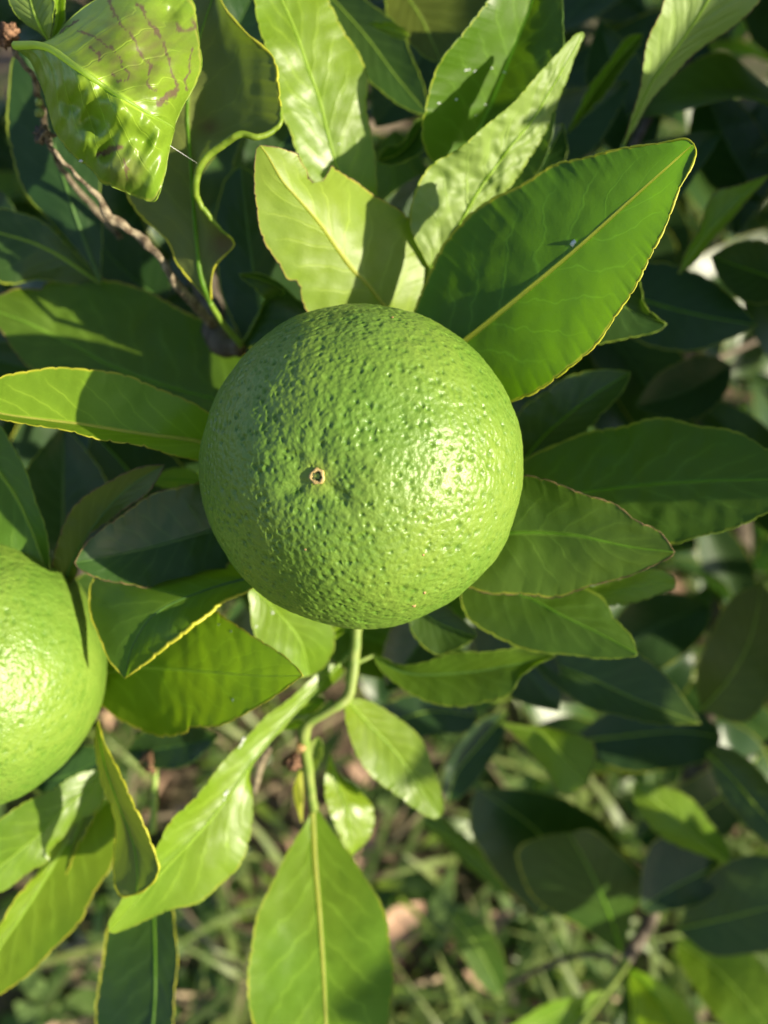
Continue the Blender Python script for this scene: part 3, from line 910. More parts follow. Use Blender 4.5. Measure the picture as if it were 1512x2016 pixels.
# right side
leaf([(985, 965, 21.6), (1100, 975, 21.0), (1170, 967, 20.7), (1269, 955, 20.2), (1388, 947, 19.6), (1512, 943, 19.0), (1640, 930, 18.4)],
     [(1010, 925), (1060, 890), (1134, 858), (1206, 842), (1269, 826), (1321, 825), (1376, 836), (1440, 848), (1479, 863), (1512, 883), (1580, 905)],
     [(1020, 1020), (1120, 1060), (1230, 1075), (1329, 1070), (1356, 1064), (1408, 1050), (1468, 1030), (1512, 1010), (1590, 965)],
     da=[0.2, 0.4, 0.2], db=[-0.1, -0.2, -0.2], mat='mid', rib='midrib_green', margin='margin_green', nr=170, nc=33, ribr=0.45, puck=0.05,
     label='wide dark green leaf beside the big fruit, out of the sun')
leaf([(890, 1070, 19.6), (1000, 1050, 19.0), (1118, 1052, 18.5), (1190, 1066, 18.2), (1249, 1078, 18.0), (1328, 1087, 17.7)],
     [(940, 960), (1000, 930), (1039, 935), (1083, 949), (1150, 971), (1210, 994), (1249, 1022), (1293, 1042), (1314, 1066)],
     [(900, 1140), (952, 1165), (1031, 1173), (1091, 1175), (1130, 1165), (1190, 1147), (1249, 1129), (1289, 1113), (1318, 1098)],
     da=[-0.2, -0.5, -0.2], db=[0.1, 0.4, 0.2], mat='mid', rib='midrib_green', margin='margin_burnt', nr=160, nc=33, ribr=0.45,
     label='leaf with a charred brown edge and a sunlit stripe')
leaf([(1080, 1190, 21.8), (1174, 1172, 21.5), (1250, 1155, 21.2), (1330, 1148, 21.0)],
     [(1130, 1160), (1174, 1152), (1229, 1137), (1289, 1121), (1322, 1133)], [(1120, 1200), (1206, 1194), (1249, 1185), (1309, 1165), (1328, 1158)],
     da=-0.3, db=0.1, mat='bright', nr=90, ribr=0.2, label='sunlit leaf tip peeping below the charred leaf')
leaf([(900, 1120, 21.3), (980, 1150, 21.0), (1051, 1181, 20.7), (1110, 1213, 20.4), (1182, 1248, 20.1), (1254, 1287, 19.8)],
     [(990, 1125), (1100, 1150), (1182, 1173), (1210, 1217), (1241, 1252)], [(912, 1200), (952, 1240), (1011, 1272), (1083, 1286), (1130, 1292), (1190, 1296), (1245, 1293)],
     da=[0.1, 0.2, 0.2], db=0.1, mat='mid', rib='midrib_green', nr=130, ribr=0.35, label='shaded leaf pointing away under the charred leaf')
leaf([(733, 1286, 22.8), (800, 1325, 22.6), (912, 1324, 22.3), (991, 1312, 22.0), (1059, 1300, 21.8), (1094, 1292, 21.6)],
     [(760, 1298), (797, 1309), (896, 1287), (950, 1282), (991, 1278), (1051, 1276)],
     [(749, 1317), (781, 1348), (817, 1372), (876, 1388), (924, 1391), (1000, 1366), (1023, 1336), (1059, 1308)],
     da=[-0.4, -0.7, -0.3], db=[-0.3, -0.4, -0.2], mat='mid', rib='midrib_dark', nr=120, pw=1.0, ribr=0.25, label='glossy leaf with white glints below the big fruit')
leaf([(800, 1180, 22.0), (860, 1225, 21.8), (937, 1253, 21.5)], [(850, 1180), (888, 1202), (932, 1237)], [(810, 1240), (850, 1285), (876, 1289), (916, 1269)],
     mat='dark', nr=80, ribr=0.2, label='short dark leaf tip just under the big fruit')
leaf([(480, 1140, 21.0), (540, 1200, 21.2), (590, 1260, 21.5), (610, 1330, 22.0)], [(490, 1174), (496, 1237), (530, 1290), (580, 1330)], [(560, 1150), (640, 1200), (660, 1260), (640, 1310)],
     da=-0.2, db=0.2, mat='bright', nr=90, ribr=0.25, label='shiny leaf in the shade between the fruit and the translucent leaf')
leaf([(690, 1230, 22.6), (640, 1262, 22.8), (590, 1290, 23.0), (545, 1300, 23.2)], [(660, 1235), (610, 1265), (570, 1283)], [(670, 1250), (622, 1284), (587, 1303), (562, 1308)],
     mat='bright', nr=70, ribr=0.15, label='thin sliver of leaf under the big fruit')
leaf([(470, 690, 22.4), (520, 600, 21.9), (560, 575, 21.4), (520, 552, 21.2), (470, 540, 21.0)], [(500, 640), (520, 590), (506, 571), (480, 552)], [(600, 640), (600, 600), (585, 589), (553, 560), (510, 538)],
     mat='dark', nr=80, ribr=0.2, label='small dark leaf beside the bitten leaf')
leaf([(540, 720, 23.6), (510, 600, 23.2), (490, 470, 22.8), (474, 328, 22.4)], [(470, 660), (428, 540), (423, 437), (437, 365), (455, 340)], [(600, 640), (580, 500), (540, 400), (500, 345)],
     da=0.2, db=0.1, mat='deep', rib='midrib_dark', nr=100, ribr=0.35, label='blue-grey shaded leaf behind the bitten leaf')
leaf([(200, 560, 23.2), (150, 430, 22.6), (110, 300, 22.2), (80, 180, 21.8), (40, 90, 21.4)], [(150, 490), (99, 437), (52, 381), (24, 317), (14, 222), (22, 130)], [(200, 430), (190, 300), (150, 180), (90, 100)],
     da=0.1, db=0.1, mat='deep', rib='midrib_dark', nr=100, label='blue-grey shaded leaf behind the mined leaf')
leaf([(200, 560, 23.6), (110, 500, 22.8), (40, 470, 22.4), (-80, 440, 22.0)], [(167, 516), (119, 468), (71, 429), (40, 417), (0, 409), (-50, 415)], [(130, 560), (71, 550), (0, 558), (-60, 500)],
     da=-0.2, db=0.2, mat='dark', nr=90, label='dark leaf dappled with sun by the dead twig')
leaf([(97, 82, 17.6), (75, 45, 17.3), (60, 0, 17.1), (50, -60, 17.0)], [(79, 66), (40, 36), (16, 0), (20, -40)], [(102, 60), (103, 30), (105, 0), (90, -40)],
     da=0.2, db=-0.4, mat='under', face='under', nr=80, ribr=0.35, label='small pale leaf above the mined leaf')
leaf([(100, 80, 17.8), (112, 45, 17.9), (120, 0, 18.0), (125, -50, 18.0)], [(104, 60), (108, 20), (108, -20)], [(118, 60), (130, 40), (128, 0), (130, -30)],
     mat='bright', nr=60, ribr=0.2, label='sliver of leaf edge above the mined leaf')
leaf([(1226, 288, 21.4), (1258, 215, 20.9), (1285, 160, 20.5), (1340, 85, 20.0), (1395, 0, 19.4), (1460, -120, 18.8)],
     [(1241, 238), (1257, 179), (1269, 119), (1273, 91), (1281, 60), (1303, 16), (1325, -40), (1390, -110)],
     [(1249, 254), (1277, 206), (1309, 167), (1348, 123), (1388, 91), (1448, 48), (1499, 0), (1510, -70)],
     da=[-0.3, -0.5, -0.3], db=[0.1, 0.2, 0.1], mat='under', face='under', rib='midrib_pale', margin='margin_burnt', nr=130, ribr=0.5, pet=[(1195, 420, 22.6)],
     label='yellowish leaf underside dappled with sun above the backlit leaf')
leaf([(1118, 262, 25.0), (1160, 195, 24.6), (1210, 125, 24.2), (1266, 66, 24.0)], [(1130, 230), (1170, 159), (1229, 79)], [(1134, 248), (1198, 175), (1253, 99)],
     da=-0.5, db=-0.3, mat='mid', nr=70, ribr=0.2, label='narrow leaf seen almost edge on')
leaf([(1335, 540, 25.0), (1385, 470, 24.6), (1445, 405, 24.2), (1515, 343, 23.8)], [(1352, 490), (1380, 440), (1388, 415), (1412, 377), (1460, 361)], [(1376, 508), (1444, 425), (1500, 365)],
     da=-0.2, db=0.3, mat='bright', nr=90, margin='margin_burnt', label='sunlit leaf by the shaded branches')
leaf([(1120, 480, 20.4), (1200, 580, 19.9), (1260, 620, 19.7), (1312, 638, 19.5)], [(1220, 500), (1258, 550), (1268, 600), (1295, 625)], [(1100, 600), (1170, 670), (1190, 675), (1229, 669), (1293, 652)],
     mat='dark', nr=90, ribr=0.15, label='grey-green leaf tip behind the backlit leaf')
leaf([(1010, 930, 23.0), (1070, 860, 22.6), (1134, 804, 22.2), (1190, 764, 21.9), (1242, 732, 21.6)], [(1005, 860), (1027, 808), (1071, 772), (1110, 744), (1190, 727)], [(1051, 905), (1150, 852), (1190, 812), (1229, 764)],
     mat='dark', rib='midrib_green', nr=100, ribr=0.35, label='dark leaf with a pale midrib below the backlit leaf')
leaf([(990, 430, 22.4), (1040, 360, 22.0), (1085, 290, 21.7), (1110, 244, 21.5)], [(1000, 370), (1050, 290), (1090, 250)], [(1043, 400), (1090, 345), (1115, 302)],
     mat='dark', nr=70, ribr=0.2, label='grey leaf end behind the pale crinkled leaf')
leaf([(760, -60, 24.0), (820, 20, 23.6), (850, 80, 23.3), (868, 122, 23.0)], [(760, 20), (800, 80), (840, 115)], [(900, -40), (970, 0), (920, 60), (885, 110)],
     mat='olive', nr=70, ribr=0.2, label='olive shaded leaf above the flecked leaf')
leaf([(640, -20, 23.6), (720, 70, 23.2), (780, 150, 23.0), (842, 224, 22.8)], [(690, -20), (780, 50), (820, 130), (838, 190)], [(650, 40), (700, 130), (760, 190), (820, 222)],
     mat='dark', nr=70, ribr=0.2, label='dark slanting leaf beside the glossy bright leaf')
leaf([(722, 45, 22.2), (765, 58, 22.0), (806, 70, 21.8)], [(745, 42), (770, 44), (795, 58)], [(740, 58), (775, 73), (797, 76)], mat='pale', nr=60, ribr=0.15, mrad=0.1,
     label='small sunlit yellow leaf tip')
leaf([(742, 318, 23.4), (780, 305, 23.2), (812, 275, 23.0), (830, 232, 22.8)], [(760, 290), (790, 280), (812, 245)], [(779, 325), (829, 302), (833, 265)], da=-0.4, db=-0.4, mat='dark', nr=70, ribr=0.15,
     label='small curved dark leaf in the gap')

qleaf((640, 1378, 22.9), (586, 1408, 23.4), 30, 5, mat='bright', da=-0.1, db=-0.1, ribr=0.2, nr=40, nc=9, label='tiny new leaf on the green twig')
qleaf((604, 1424, 23.4), (556, 1436, 23.9), 22, 3, mat='bright', da=-0.1, db=-0.1, ribr=0.15, nr=40, nc=9, label='tiny folded new leaf beside the dried bud')
qleaf((628, 1450, 23.6), (612, 1530, 24.2), 30, 4, mat='under', face='under', da=-0.2, db=-0.2, ribr=0.2, nr=40, nc=9, label='small narrow leaf hanging beside the twig')
# second layer, softer with distance -------------------------------------------------
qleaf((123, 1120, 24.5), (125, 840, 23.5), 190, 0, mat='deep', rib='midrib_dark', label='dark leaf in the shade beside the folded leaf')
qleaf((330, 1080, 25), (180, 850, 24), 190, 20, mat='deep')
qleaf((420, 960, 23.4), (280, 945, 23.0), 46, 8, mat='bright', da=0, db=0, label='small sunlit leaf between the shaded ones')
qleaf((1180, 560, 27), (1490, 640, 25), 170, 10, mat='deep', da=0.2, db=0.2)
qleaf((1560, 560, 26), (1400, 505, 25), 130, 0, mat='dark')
leaf([(1380, 1400, 33), (1440, 1330, 32), (1480, 1250, 31.5), (1500, 1150, 31)], [(1370, 1340), (1400, 1240), (1450, 1170)], [(1470, 1420), (1540, 1330), (1560, 1220)], mat='olive', nr=60, nc=13, ribr=0.3)
leaf([(1040, 1290, 27), (1150, 1330, 26.6), (1260, 1380, 26.2), (1380, 1425, 26)], [(1120, 1260), (1230, 1270), (1320, 1340)], [(1090, 1350), (1180, 1400), (1300, 1425)], mat='dark', nr=70, nc=15, ribr=0.25,
     label='dark shaded leaf in a hollow of the foliage')
leaf([(985, 1425, 31), (1059, 1439, 30.6), (1100, 1480, 30.2), (1158, 1540, 30)], [(1031, 1428), (1063, 1430), (1146, 1447), (1172, 1479)], [(1031, 1467), (1079, 1526), (1102, 1562), (1130, 1560)], mat='bright', rib='midrib_pale', nr=80, nc=17, ribr=0.9,
     da=0.0, db=0.2, margin='margin_burnt', label='blurred sunlit leaf with a pale straight midrib')
leaf([(1435, 1700, 33), (1380, 1655, 33), (1320, 1600, 33), (1247, 1546, 33)], [(1432, 1660), (1390, 1610), (1349, 1563), (1290, 1545)], [(1368, 1680), (1309, 1650), (1269, 1618), (1250, 1580)], mat='bright', rib='midrib_pale', nr=80, nc=17, ribr=0.7,
     da=0.0, db=0.4, label='blurred green leaf on the lower sprig, curled at one edge')
leaf([(1225, 1880, 39), (1200, 1800, 37.5), (1160, 1710, 36), (1120, 1640, 35)], [(1150, 1830), (1071, 1785), (1031, 1741), (1019, 1674), (1071, 1646)], [(1249, 1790), (1280, 1749), (1229, 1686), (1166, 1636)], mat='dark', rib='midrib_green', nr=80, nc=17, ribr=0.8,
     label='broad blunt dark leaf on the lower sprig')  # darker leaf material puts some of its shade into the colour
leaf([(1060, 1810, 40), (1090, 1720, 39), (1060, 1640, 38), (940, 1550, 37)], [(991, 1740), (935, 1660), (925, 1590)], [(1230, 1740), (1206, 1638), (1150, 1595), (1071, 1560)], mat='deep', nr=80, nc=17, ribr=0.5,
     label='large dark leaf under the lower sprig')
leaf([(1440, 1690, 36), (1380, 1720, 36), (1320, 1750, 36), (1260, 1790, 36)], [(1380, 1660), (1300, 1650), (1265, 1700)], [(1400, 1770), (1330, 1790), (1285, 1800)], mat='deep', nr=70, nc=15, ribr=0.3, label='dark blue-green leaf on the lower sprig')
leaf([(1330, 1830, 37), (1420, 1810, 36), (1500, 1790, 35), (1600, 1770, 34)], [(1380, 1740), (1440, 1690), (1540, 1690)], [(1400, 1880), (1480, 1880), (1560, 1850)], mat='dark', nr=70, nc=15, ribr=0.4, label='shaded dark leaf at the end of the lower sprig')
leaf([(1240, 1905, 40), (1290, 1960, 38.5), (1330, 2040, 37), (1350, 2140, 36)], [(1290, 1925), (1320, 1945), (1350, 1980), (1375, 2030)], [(1240, 1950), (1255, 2010), (1300, 2110)], mat='bright', rib='midrib_green', nr=80, nc=17, da=-0.3, db=0.2,
     label='green leaf below the joint of the lower sprig')
leaf([(1230, 1925, 40), (1245, 1980, 39), (1235, 2060, 38), (1225, 2160, 37)], [(1225, 1960), (1200, 2020), (1195, 2100)], [(1256, 1950), (1258, 2000), (1250, 2100)], mat='dark', nr=70, nc=15, label='grey shiny leaf by the lower sprig stalk')
leaf([(1190, 1950, 40.5), (1120, 1985, 39.5), (1050, 2020, 39), (960, 2080, 38)], [(1140, 1960), (1070, 1980), (990, 2030)], [(1150, 2000), (1090, 2040), (1010, 2080)], mat='bright', nr=70, nc=15, label='pale shiny leaf beside the lower sprig stalk')
leaf([(1330, 1850, 41), (1400, 1900, 40), (1460, 1960, 39), (1540, 2060, 38)], [(1400, 1850), (1480, 1880), (1540, 1960)], [(1345, 1910), (1400, 1990), (1480, 2060)], mat='bright', nr=80, nc=17, label='sunlit leaf at the foot of the lower sprig')
leaf([(1390, 1480, 33), (1440, 1530, 32.5), (1500, 1600, 32), (1560, 1660, 31.5)], [(1430, 1470), (1500, 1520), (1560, 1600)], [(1410, 1540), (1460, 1620), (1530, 1670)], mat='dark', nr=70, nc=15, da=-0.6, db=0.3, label='dark glossy leaf with a bright glint')
leaf([(1120, 1460, 36), (1220, 1450, 35.5), (1330, 1440, 35), (1420, 1450, 34.5)], [(1200, 1400), (1320, 1385), (1400, 1420)], [(1200, 1510), (1300, 1520), (1400, 1490)], mat='deep', nr=70, nc=15)
leaf([(1500, 1480, 38), (1420, 1570, 37), (1330, 1620, 36.5), (1250, 1650, 36)], [(1400, 1510), (1320, 1560), (1260, 1610)], [(1470, 1600), (1390, 1670), (1300, 1680)], mat='deep', nr=70, nc=15)
leaf([(830, 1620, 42), (900, 1660, 42), (960, 1710, 42), (1000, 1760, 42)], [(850, 1600), (920, 1650), (985, 1715)], [(850, 1640), (910, 1695), (970, 1750)], mat='mid', nr=60, nc=11, da=-0.3, db=0.3)
leaf([(890, 1800, 44), (930, 1850, 44), (960, 1900, 44), (990, 1960, 44)], [(920, 1795), (975, 1840), (995, 1910)], [(895, 1850), (920, 1900), (960, 1950)], mat='mid', nr=60, nc=11)
leaf([(700, 1480, 33), (760, 1430, 33), (850, 1400, 33), (940, 1410, 33)], [(740, 1400), (830, 1360), (920, 1380)], [(760, 1470), (850, 1450), (920, 1440)], mat='deep', nr=60, nc=13)
leaf([(1000, 1400, 34), (940, 1470, 34), (900, 1520, 34), (880, 1580, 34)], [(940, 1420), (890, 1480), (870, 1540)], [(990, 1460), (950, 1520), (910, 1570)], mat='deep', nr=60, nc=13)
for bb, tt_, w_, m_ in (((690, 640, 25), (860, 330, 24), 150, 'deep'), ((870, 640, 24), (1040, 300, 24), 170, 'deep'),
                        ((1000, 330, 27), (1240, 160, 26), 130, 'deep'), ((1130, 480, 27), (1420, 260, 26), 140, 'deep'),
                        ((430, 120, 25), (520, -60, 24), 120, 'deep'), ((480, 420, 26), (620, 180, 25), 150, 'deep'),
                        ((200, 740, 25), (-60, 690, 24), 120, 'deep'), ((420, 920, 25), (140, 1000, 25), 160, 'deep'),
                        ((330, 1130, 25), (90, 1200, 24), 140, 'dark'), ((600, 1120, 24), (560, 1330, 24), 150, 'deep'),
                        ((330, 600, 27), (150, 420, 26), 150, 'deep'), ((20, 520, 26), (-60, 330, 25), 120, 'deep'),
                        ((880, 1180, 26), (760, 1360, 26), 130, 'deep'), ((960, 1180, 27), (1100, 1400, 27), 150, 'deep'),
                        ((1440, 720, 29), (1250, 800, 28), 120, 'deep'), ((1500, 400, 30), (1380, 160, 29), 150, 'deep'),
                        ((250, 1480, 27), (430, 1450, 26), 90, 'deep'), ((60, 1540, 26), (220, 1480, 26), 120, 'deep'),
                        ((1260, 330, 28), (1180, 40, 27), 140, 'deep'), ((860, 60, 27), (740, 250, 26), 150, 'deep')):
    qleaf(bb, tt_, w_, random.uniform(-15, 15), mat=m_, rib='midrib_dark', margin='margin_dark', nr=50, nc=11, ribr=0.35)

# ------------------------------------------------------------------ filler leaves deeper in the crown
def proto_mesh(i):
    rng = np.random.default_rng(100 + i)
    L, W = rng.uniform(0.06, 0.085), rng.uniform(0.026, 0.038)
    nr, nc = 22, 9
    t = np.linspace(0, 1, nr)[:, None]
    u = np.linspace(-1, 1, nc)[None, :]
    w = np.sin(np.pi * t ** 0.85) ** 0.85 * W * 0.5 + 1e-4
    x = u * w + 0.006 * rng.normal() * np.sin(np.pi * t)
    y = t * L + 0 * u
    z = -rng.uniform(0.0, 0.02) * (t ** 2) + rng.uniform(0.1, 0.45) * np.abs(u) * w + 0.0025 * np.sin(t * 9 + i) * np.abs(u)
    V = np.stack([x, y, z], -1).reshape(-1, 3)
    uv = np.stack([np.broadcast_to(0.5 + 0.5 * u, (nr, nc)).ravel(), np.broadcast_to(t, (nr, nc)).ravel()], 1)
    return V, uv, nr, nc


PROTO = [proto_mesh(i) for i in range(6)]


def frame_from(dirv, nrm):
    y = dirv / np.linalg.norm(dirv)
    z = nrm - y * np.dot(nrm, y)
    z /= np.linalg.norm(z)
    x = np.cross(y, z)
    return np.stack([x, y, z], 1)


def rand_frame(rng, spread=0.55):
    a = rng.uniform(0, 2 * math.pi)
    dirv = math.cos(a) * RT + math.sin(a) * UP - 0.35 * FW * rng.uniform(-1, 1.4)
    nrm = -FW * 0.75 + np.array([0.15, 0, 0.6]) + rng.normal(size=3) * spread * 0.6
    return frame_from(dirv, nrm)


rng = np.random.default_rng(21)
protos = []
for i, (V, uv, nr, nc) in enumerate(PROTO):
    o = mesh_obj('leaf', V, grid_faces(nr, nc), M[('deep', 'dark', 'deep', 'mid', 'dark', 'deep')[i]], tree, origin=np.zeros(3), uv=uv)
    protos.append(o)
used = [False] * 6
count = 0
tries = 0
while count < 190 and tries < 4000:
    tries += 1
    px, py = rng.uniform(-120, 1630), rng.uniform(-120, 2016)
    d = rng.uniform(27, 62)
    # leave the openings to the ground below
    if py > 1330 and px < 1000: continue
    if py > 1500 and px > 1000: continue
    if py > 1200 and rng.random() < 0.6: continue
    if 1330 < px < 1512 and 640 < py < 1150 and rng.random() < 0.75: continue
    k = rng.integers(6)
    if not used[k]:
        o = protos[k]
        used[k] = True
    else:
        o = protos[k].copy()
        C.objects.link(o)
    R = rand_frame(rng)
    pos = P(px, py, d)
    Mx = Matrix([[*R[0], 0], [*R[1], 0], [*R[2], 0], [0, 0, 0, 1]])
    o.parent = tree
    o.matrix_basis = Matrix.Translation(Vector(pos - TRUNK)) @ Mx
    count += 1

# the rest of the crown, out of sight or past counting: one mass of leaves
def foliage_mass(n, gen, seed):
    rng = np.random.default_rng(seed)
    Vs, Fs, UVs = [], [], []
    o = 0
    for _ in range(n):
        V, uv, nr, nc = PROTO[rng.integers(6)]
        V = V.reshape(nr, nc, 3)[::3, ::2]
        uvv = uv.reshape(nr, nc, 2)[::3, ::2]
        r2, c2 = V.shape[:2]
        R = rand_frame(rng, 0.9)
        W = (V.reshape(-1, 3) * rng.uniform(0.8, 1.25)) @ R.T + gen(rng)
        Vs.append(W)
        Fs.append(grid_faces(r2, c2) + o)
        UVs.append(uvv.reshape(-1, 2))
        o += len(W)
    return np.vstack(Vs), np.vstack(Fs), np.vstack(UVs)


def gen_back(rng):
    while True:
        px, py, d = rng.uniform(-500, 2100), rng.uniform(-900, 1250), rng.uniform(48, 110)
        if py > 700 and px < 500: continue
        p = P(px, py, d)
        if p[2] > 0.10: return p


def gen_side_shade(rng):
    # unseen crown beside the frame, added towards the sun to shade the deeper leaves
    while True:
        x = rng.uniform(0.15, 0.52)
        y = rng.uniform(-0.22, 0.34)
        d = (0.235 if y > 0.06 else 0.218) - 0.62 * (x - 0.07) + rng.uniform(0.0, 0.22)
        if y < -0.06 and rng.random() < 0.78: continue
        if d > 0.02 and 756 + FPX * (x - 0.05) / d < 1512 and abs(y) < 0.75 * d: continue
        p = CAM + x * RT + y * UP + d * FW
        if p[2] > 0.12: return p


def gen_over_shade(rng):
    # unseen upper crown, added above the frame to keep sky light off the interior
    while True:
        p = np.array([rng.uniform(-0.8, 1.0), rng.uniform(0.32, 1.4), rng.uniform(0.80, 1.7)])
        rel = p - CAM
        d = rel @ FW
        if d > 0 and (rel @ UP) / d < 0.78: continue
        if (p[0] - 0.2) ** 2 + (p[1] - 0.95) ** 2 < 0.75 ** 2: return p


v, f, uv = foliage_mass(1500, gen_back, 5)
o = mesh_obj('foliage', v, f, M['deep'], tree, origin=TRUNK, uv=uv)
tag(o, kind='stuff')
v, f, uv = foliage_mass(1000, gen_over_shade, 9)
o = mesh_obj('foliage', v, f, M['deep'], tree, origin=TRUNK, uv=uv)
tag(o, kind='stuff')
v, f, uv = foliage_mass(560, gen_side_shade, 6)
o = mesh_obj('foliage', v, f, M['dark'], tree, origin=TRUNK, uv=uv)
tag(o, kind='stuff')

# ------------------------------------------------------------------ twigs
def pxtwig(name, pts, rads, mat, **kw):
    return branch(name, [P(*p) for p in pts], [r * 1e-3 for r in rads], mat, **kw)


pxtwig('twig', [(722, 1010, 22), (712, 1150, 22.4), (702, 1245, 22.5), (695, 1309, 22.6), (686, 1368, 22.6), (660, 1392, 22.5), (612, 1420, 22.7), (599, 1450, 22.9), (606, 1507, 23.4), (617, 1594, 24.0)],
       [1.9, 1.8, 1.6, 1.9, 1.6, 1.5, 1.6, 1.9, 1.6, 1.5], M['twig_green'], wob=0.2, label='slender green twig below the big fruit')
pxtwig('twig', [(654, 1380, 22.6), (632, 1400, 22.8), (608, 1435, 23.2), (590, 1455, 23.4)], [0.7, 0.6, 0.6, 0.5], M['twig_green'])
pxtwig('twig', [(690, 1310, 22.6), (735, 1290, 22.8)], [0.8, 0.6], M['twig_green'])
dt = pxtwig('dead_twig', [(88, 266, 18.6), (99, 290, 18.6), (143, 337, 18.8), (190, 385, 19.0), (214, 425, 19.2), (250, 450, 19.4), (285, 475, 19.6), (318, 510, 19.8), (348, 560, 20.4), (420, 640, 22.5)],
            [0.5, 0.42, 0.6, 0.65, 1.25, 0.95, 1.25, 1.1, 1.3, 1.6], M['deadwood'], wob=0.75, k=14, label='bare grey-brown dead twig beside the mined leaf')
dt2 = pxtwig('dead_twig', [(18, 66, 18.2), (30, 107, 18.4), (50, 130, 18.6), (66, 152, 18.8), (80, 205, 19.4), (120, 330, 21.5), (240, 470, 23)],
             [0.9, 0.6, 0.7, 0.55, 0.8, 0.8, 1.1], M['deadwood'], wob=0.75, k=14, label='dead twig with a dried brown bud at its end')


def lump(name, c, r, mat, parent, seed, rough=0.5, sq=(1, 1, 1)):
    bm = bmesh.new()
    bmesh.ops.create_icosphere(bm, subdivisions=3, radius=1.0)
    for v in bm.verts:
        nz = noise.noise(v.co * 2.3 + Vector((seed, 0, 0))) + 0.6 * noise.noise(v.co * 5.1 + Vector((0, seed, 0)))
        v.co *= (1 + rough * nz)
        v.co = Vector((v.co.x * sq[0], v.co.y * sq[1], v.co.z * sq[2]))
    V = np.array([tuple(v.co) for v in bm.verts]) * r + c
    F = [tuple(x.index for x in f_.verts) for f_ in bm.faces]
    bm.free()
    return mesh_obj(name, V, np.array(F), mat, parent, origin=c)


lump('dry_bud', P(16, 66, 18.1), 0.0019, M['dry'], dt2, 3.1, 0.9)
lump('dry_bud', P(8, 82, 18.2), 0.0014, M['dry'], dt2, 5.1, 0.9)
lump('dry_bud', P(27, 60, 18.1), 0.0012, M['dry'], dt2, 7.7, 0.9)
lump('bud', P(76, 202, 19.2), 0.0009, M['twig_green'], dt2, 2.2, 0.4)
lump('bud', P(78, 222, 19.2), 0.0011, M['twig_green'], dt2, 4.4, 0.4)
lump('dry_bud', P(86, 264, 18.5), 0.0017, M['bark'], dt, 8.3, 1.0)
lump('dry_bud', P(76, 274, 18.5), 0.0009, M['bark'], dt, 9.3, 1.0)
w1 = pxtwig('twig', [(1130, 2030, 43), (1180, 1965, 42), (1225, 1905, 41), (1238, 1885, 40)], [2.6, 2.6, 2.4, 2.2], M['twig_green'], label='blurred green stalk of the lower sprig')
pxtwig('twig', [(1225, 1905, 41), (1180, 1880, 42), (1090, 1895, 44), (960, 1960, 47)], [1.6, 1.5, 1.5, 1.4], M['bark'])
w2 = pxtwig('twig', [(598, 1450, 22.8), (590, 1470, 23), (585, 1480, 23)], [0.8, 0.8, 0.7], M['twig_green'])
lump('dry_bud', P(577, 1500, 23.0), 0.0028, M['dry'], w2, 11.0, 0.8, (0.8, 0.8, 1.1))
lump('dry_bud', P(592, 1470, 22.9), 0.0016, M['speck'], w2, 13.0, 0.4)
w3 = pxtwig('twig', [(300, 1640, 27), (305, 1560, 27), (300, 1500, 27), (270, 1440, 27)], [1.3, 1.2, 1.2, 1.2], M['twig_green'])
lump('dry_bud', P(300, 1498, 26.8), 0.0036, M['dry'], w3, 17.0, 0.8)
pxtwig('twig', [(594, 1620, 24.6), (588, 1560, 24.4), (592, 1520, 24.2)], [0.2, 1.7, 0.5], M['midrib_yellow'])
pxtwig('twig', [(500, 1560, 26), (515, 1500, 26), (535, 1465, 26)], [1.0, 1.6, 1.2], M['deadwood'])
# branches in the shade of the crown
for pts, rr in (([(1180, 420, 24), (1240, 300, 25), (1330, 150, 30), (1500, -60, 40)], (1.2, 1.4, 2.0, 3)),
                ([(720, 930, 22), (560, 800, 24), (430, 690, 27), (250, 560, 34)], (1.5, 1.5, 1.8, 2.2)),
                ([(720, 930, 22), (900, 980, 23), (1050, 1000, 25), (1300, 1050, 34)], (1.4, 1.4, 1.6, 2.4)),
                ([(1512, 660, 50), (1380, 720, 45), (1250, 760, 40)], (2.0, 1.8, 1.5))):
    pxtwig('twig', pts, rr, M['bark'], wob=0.2)

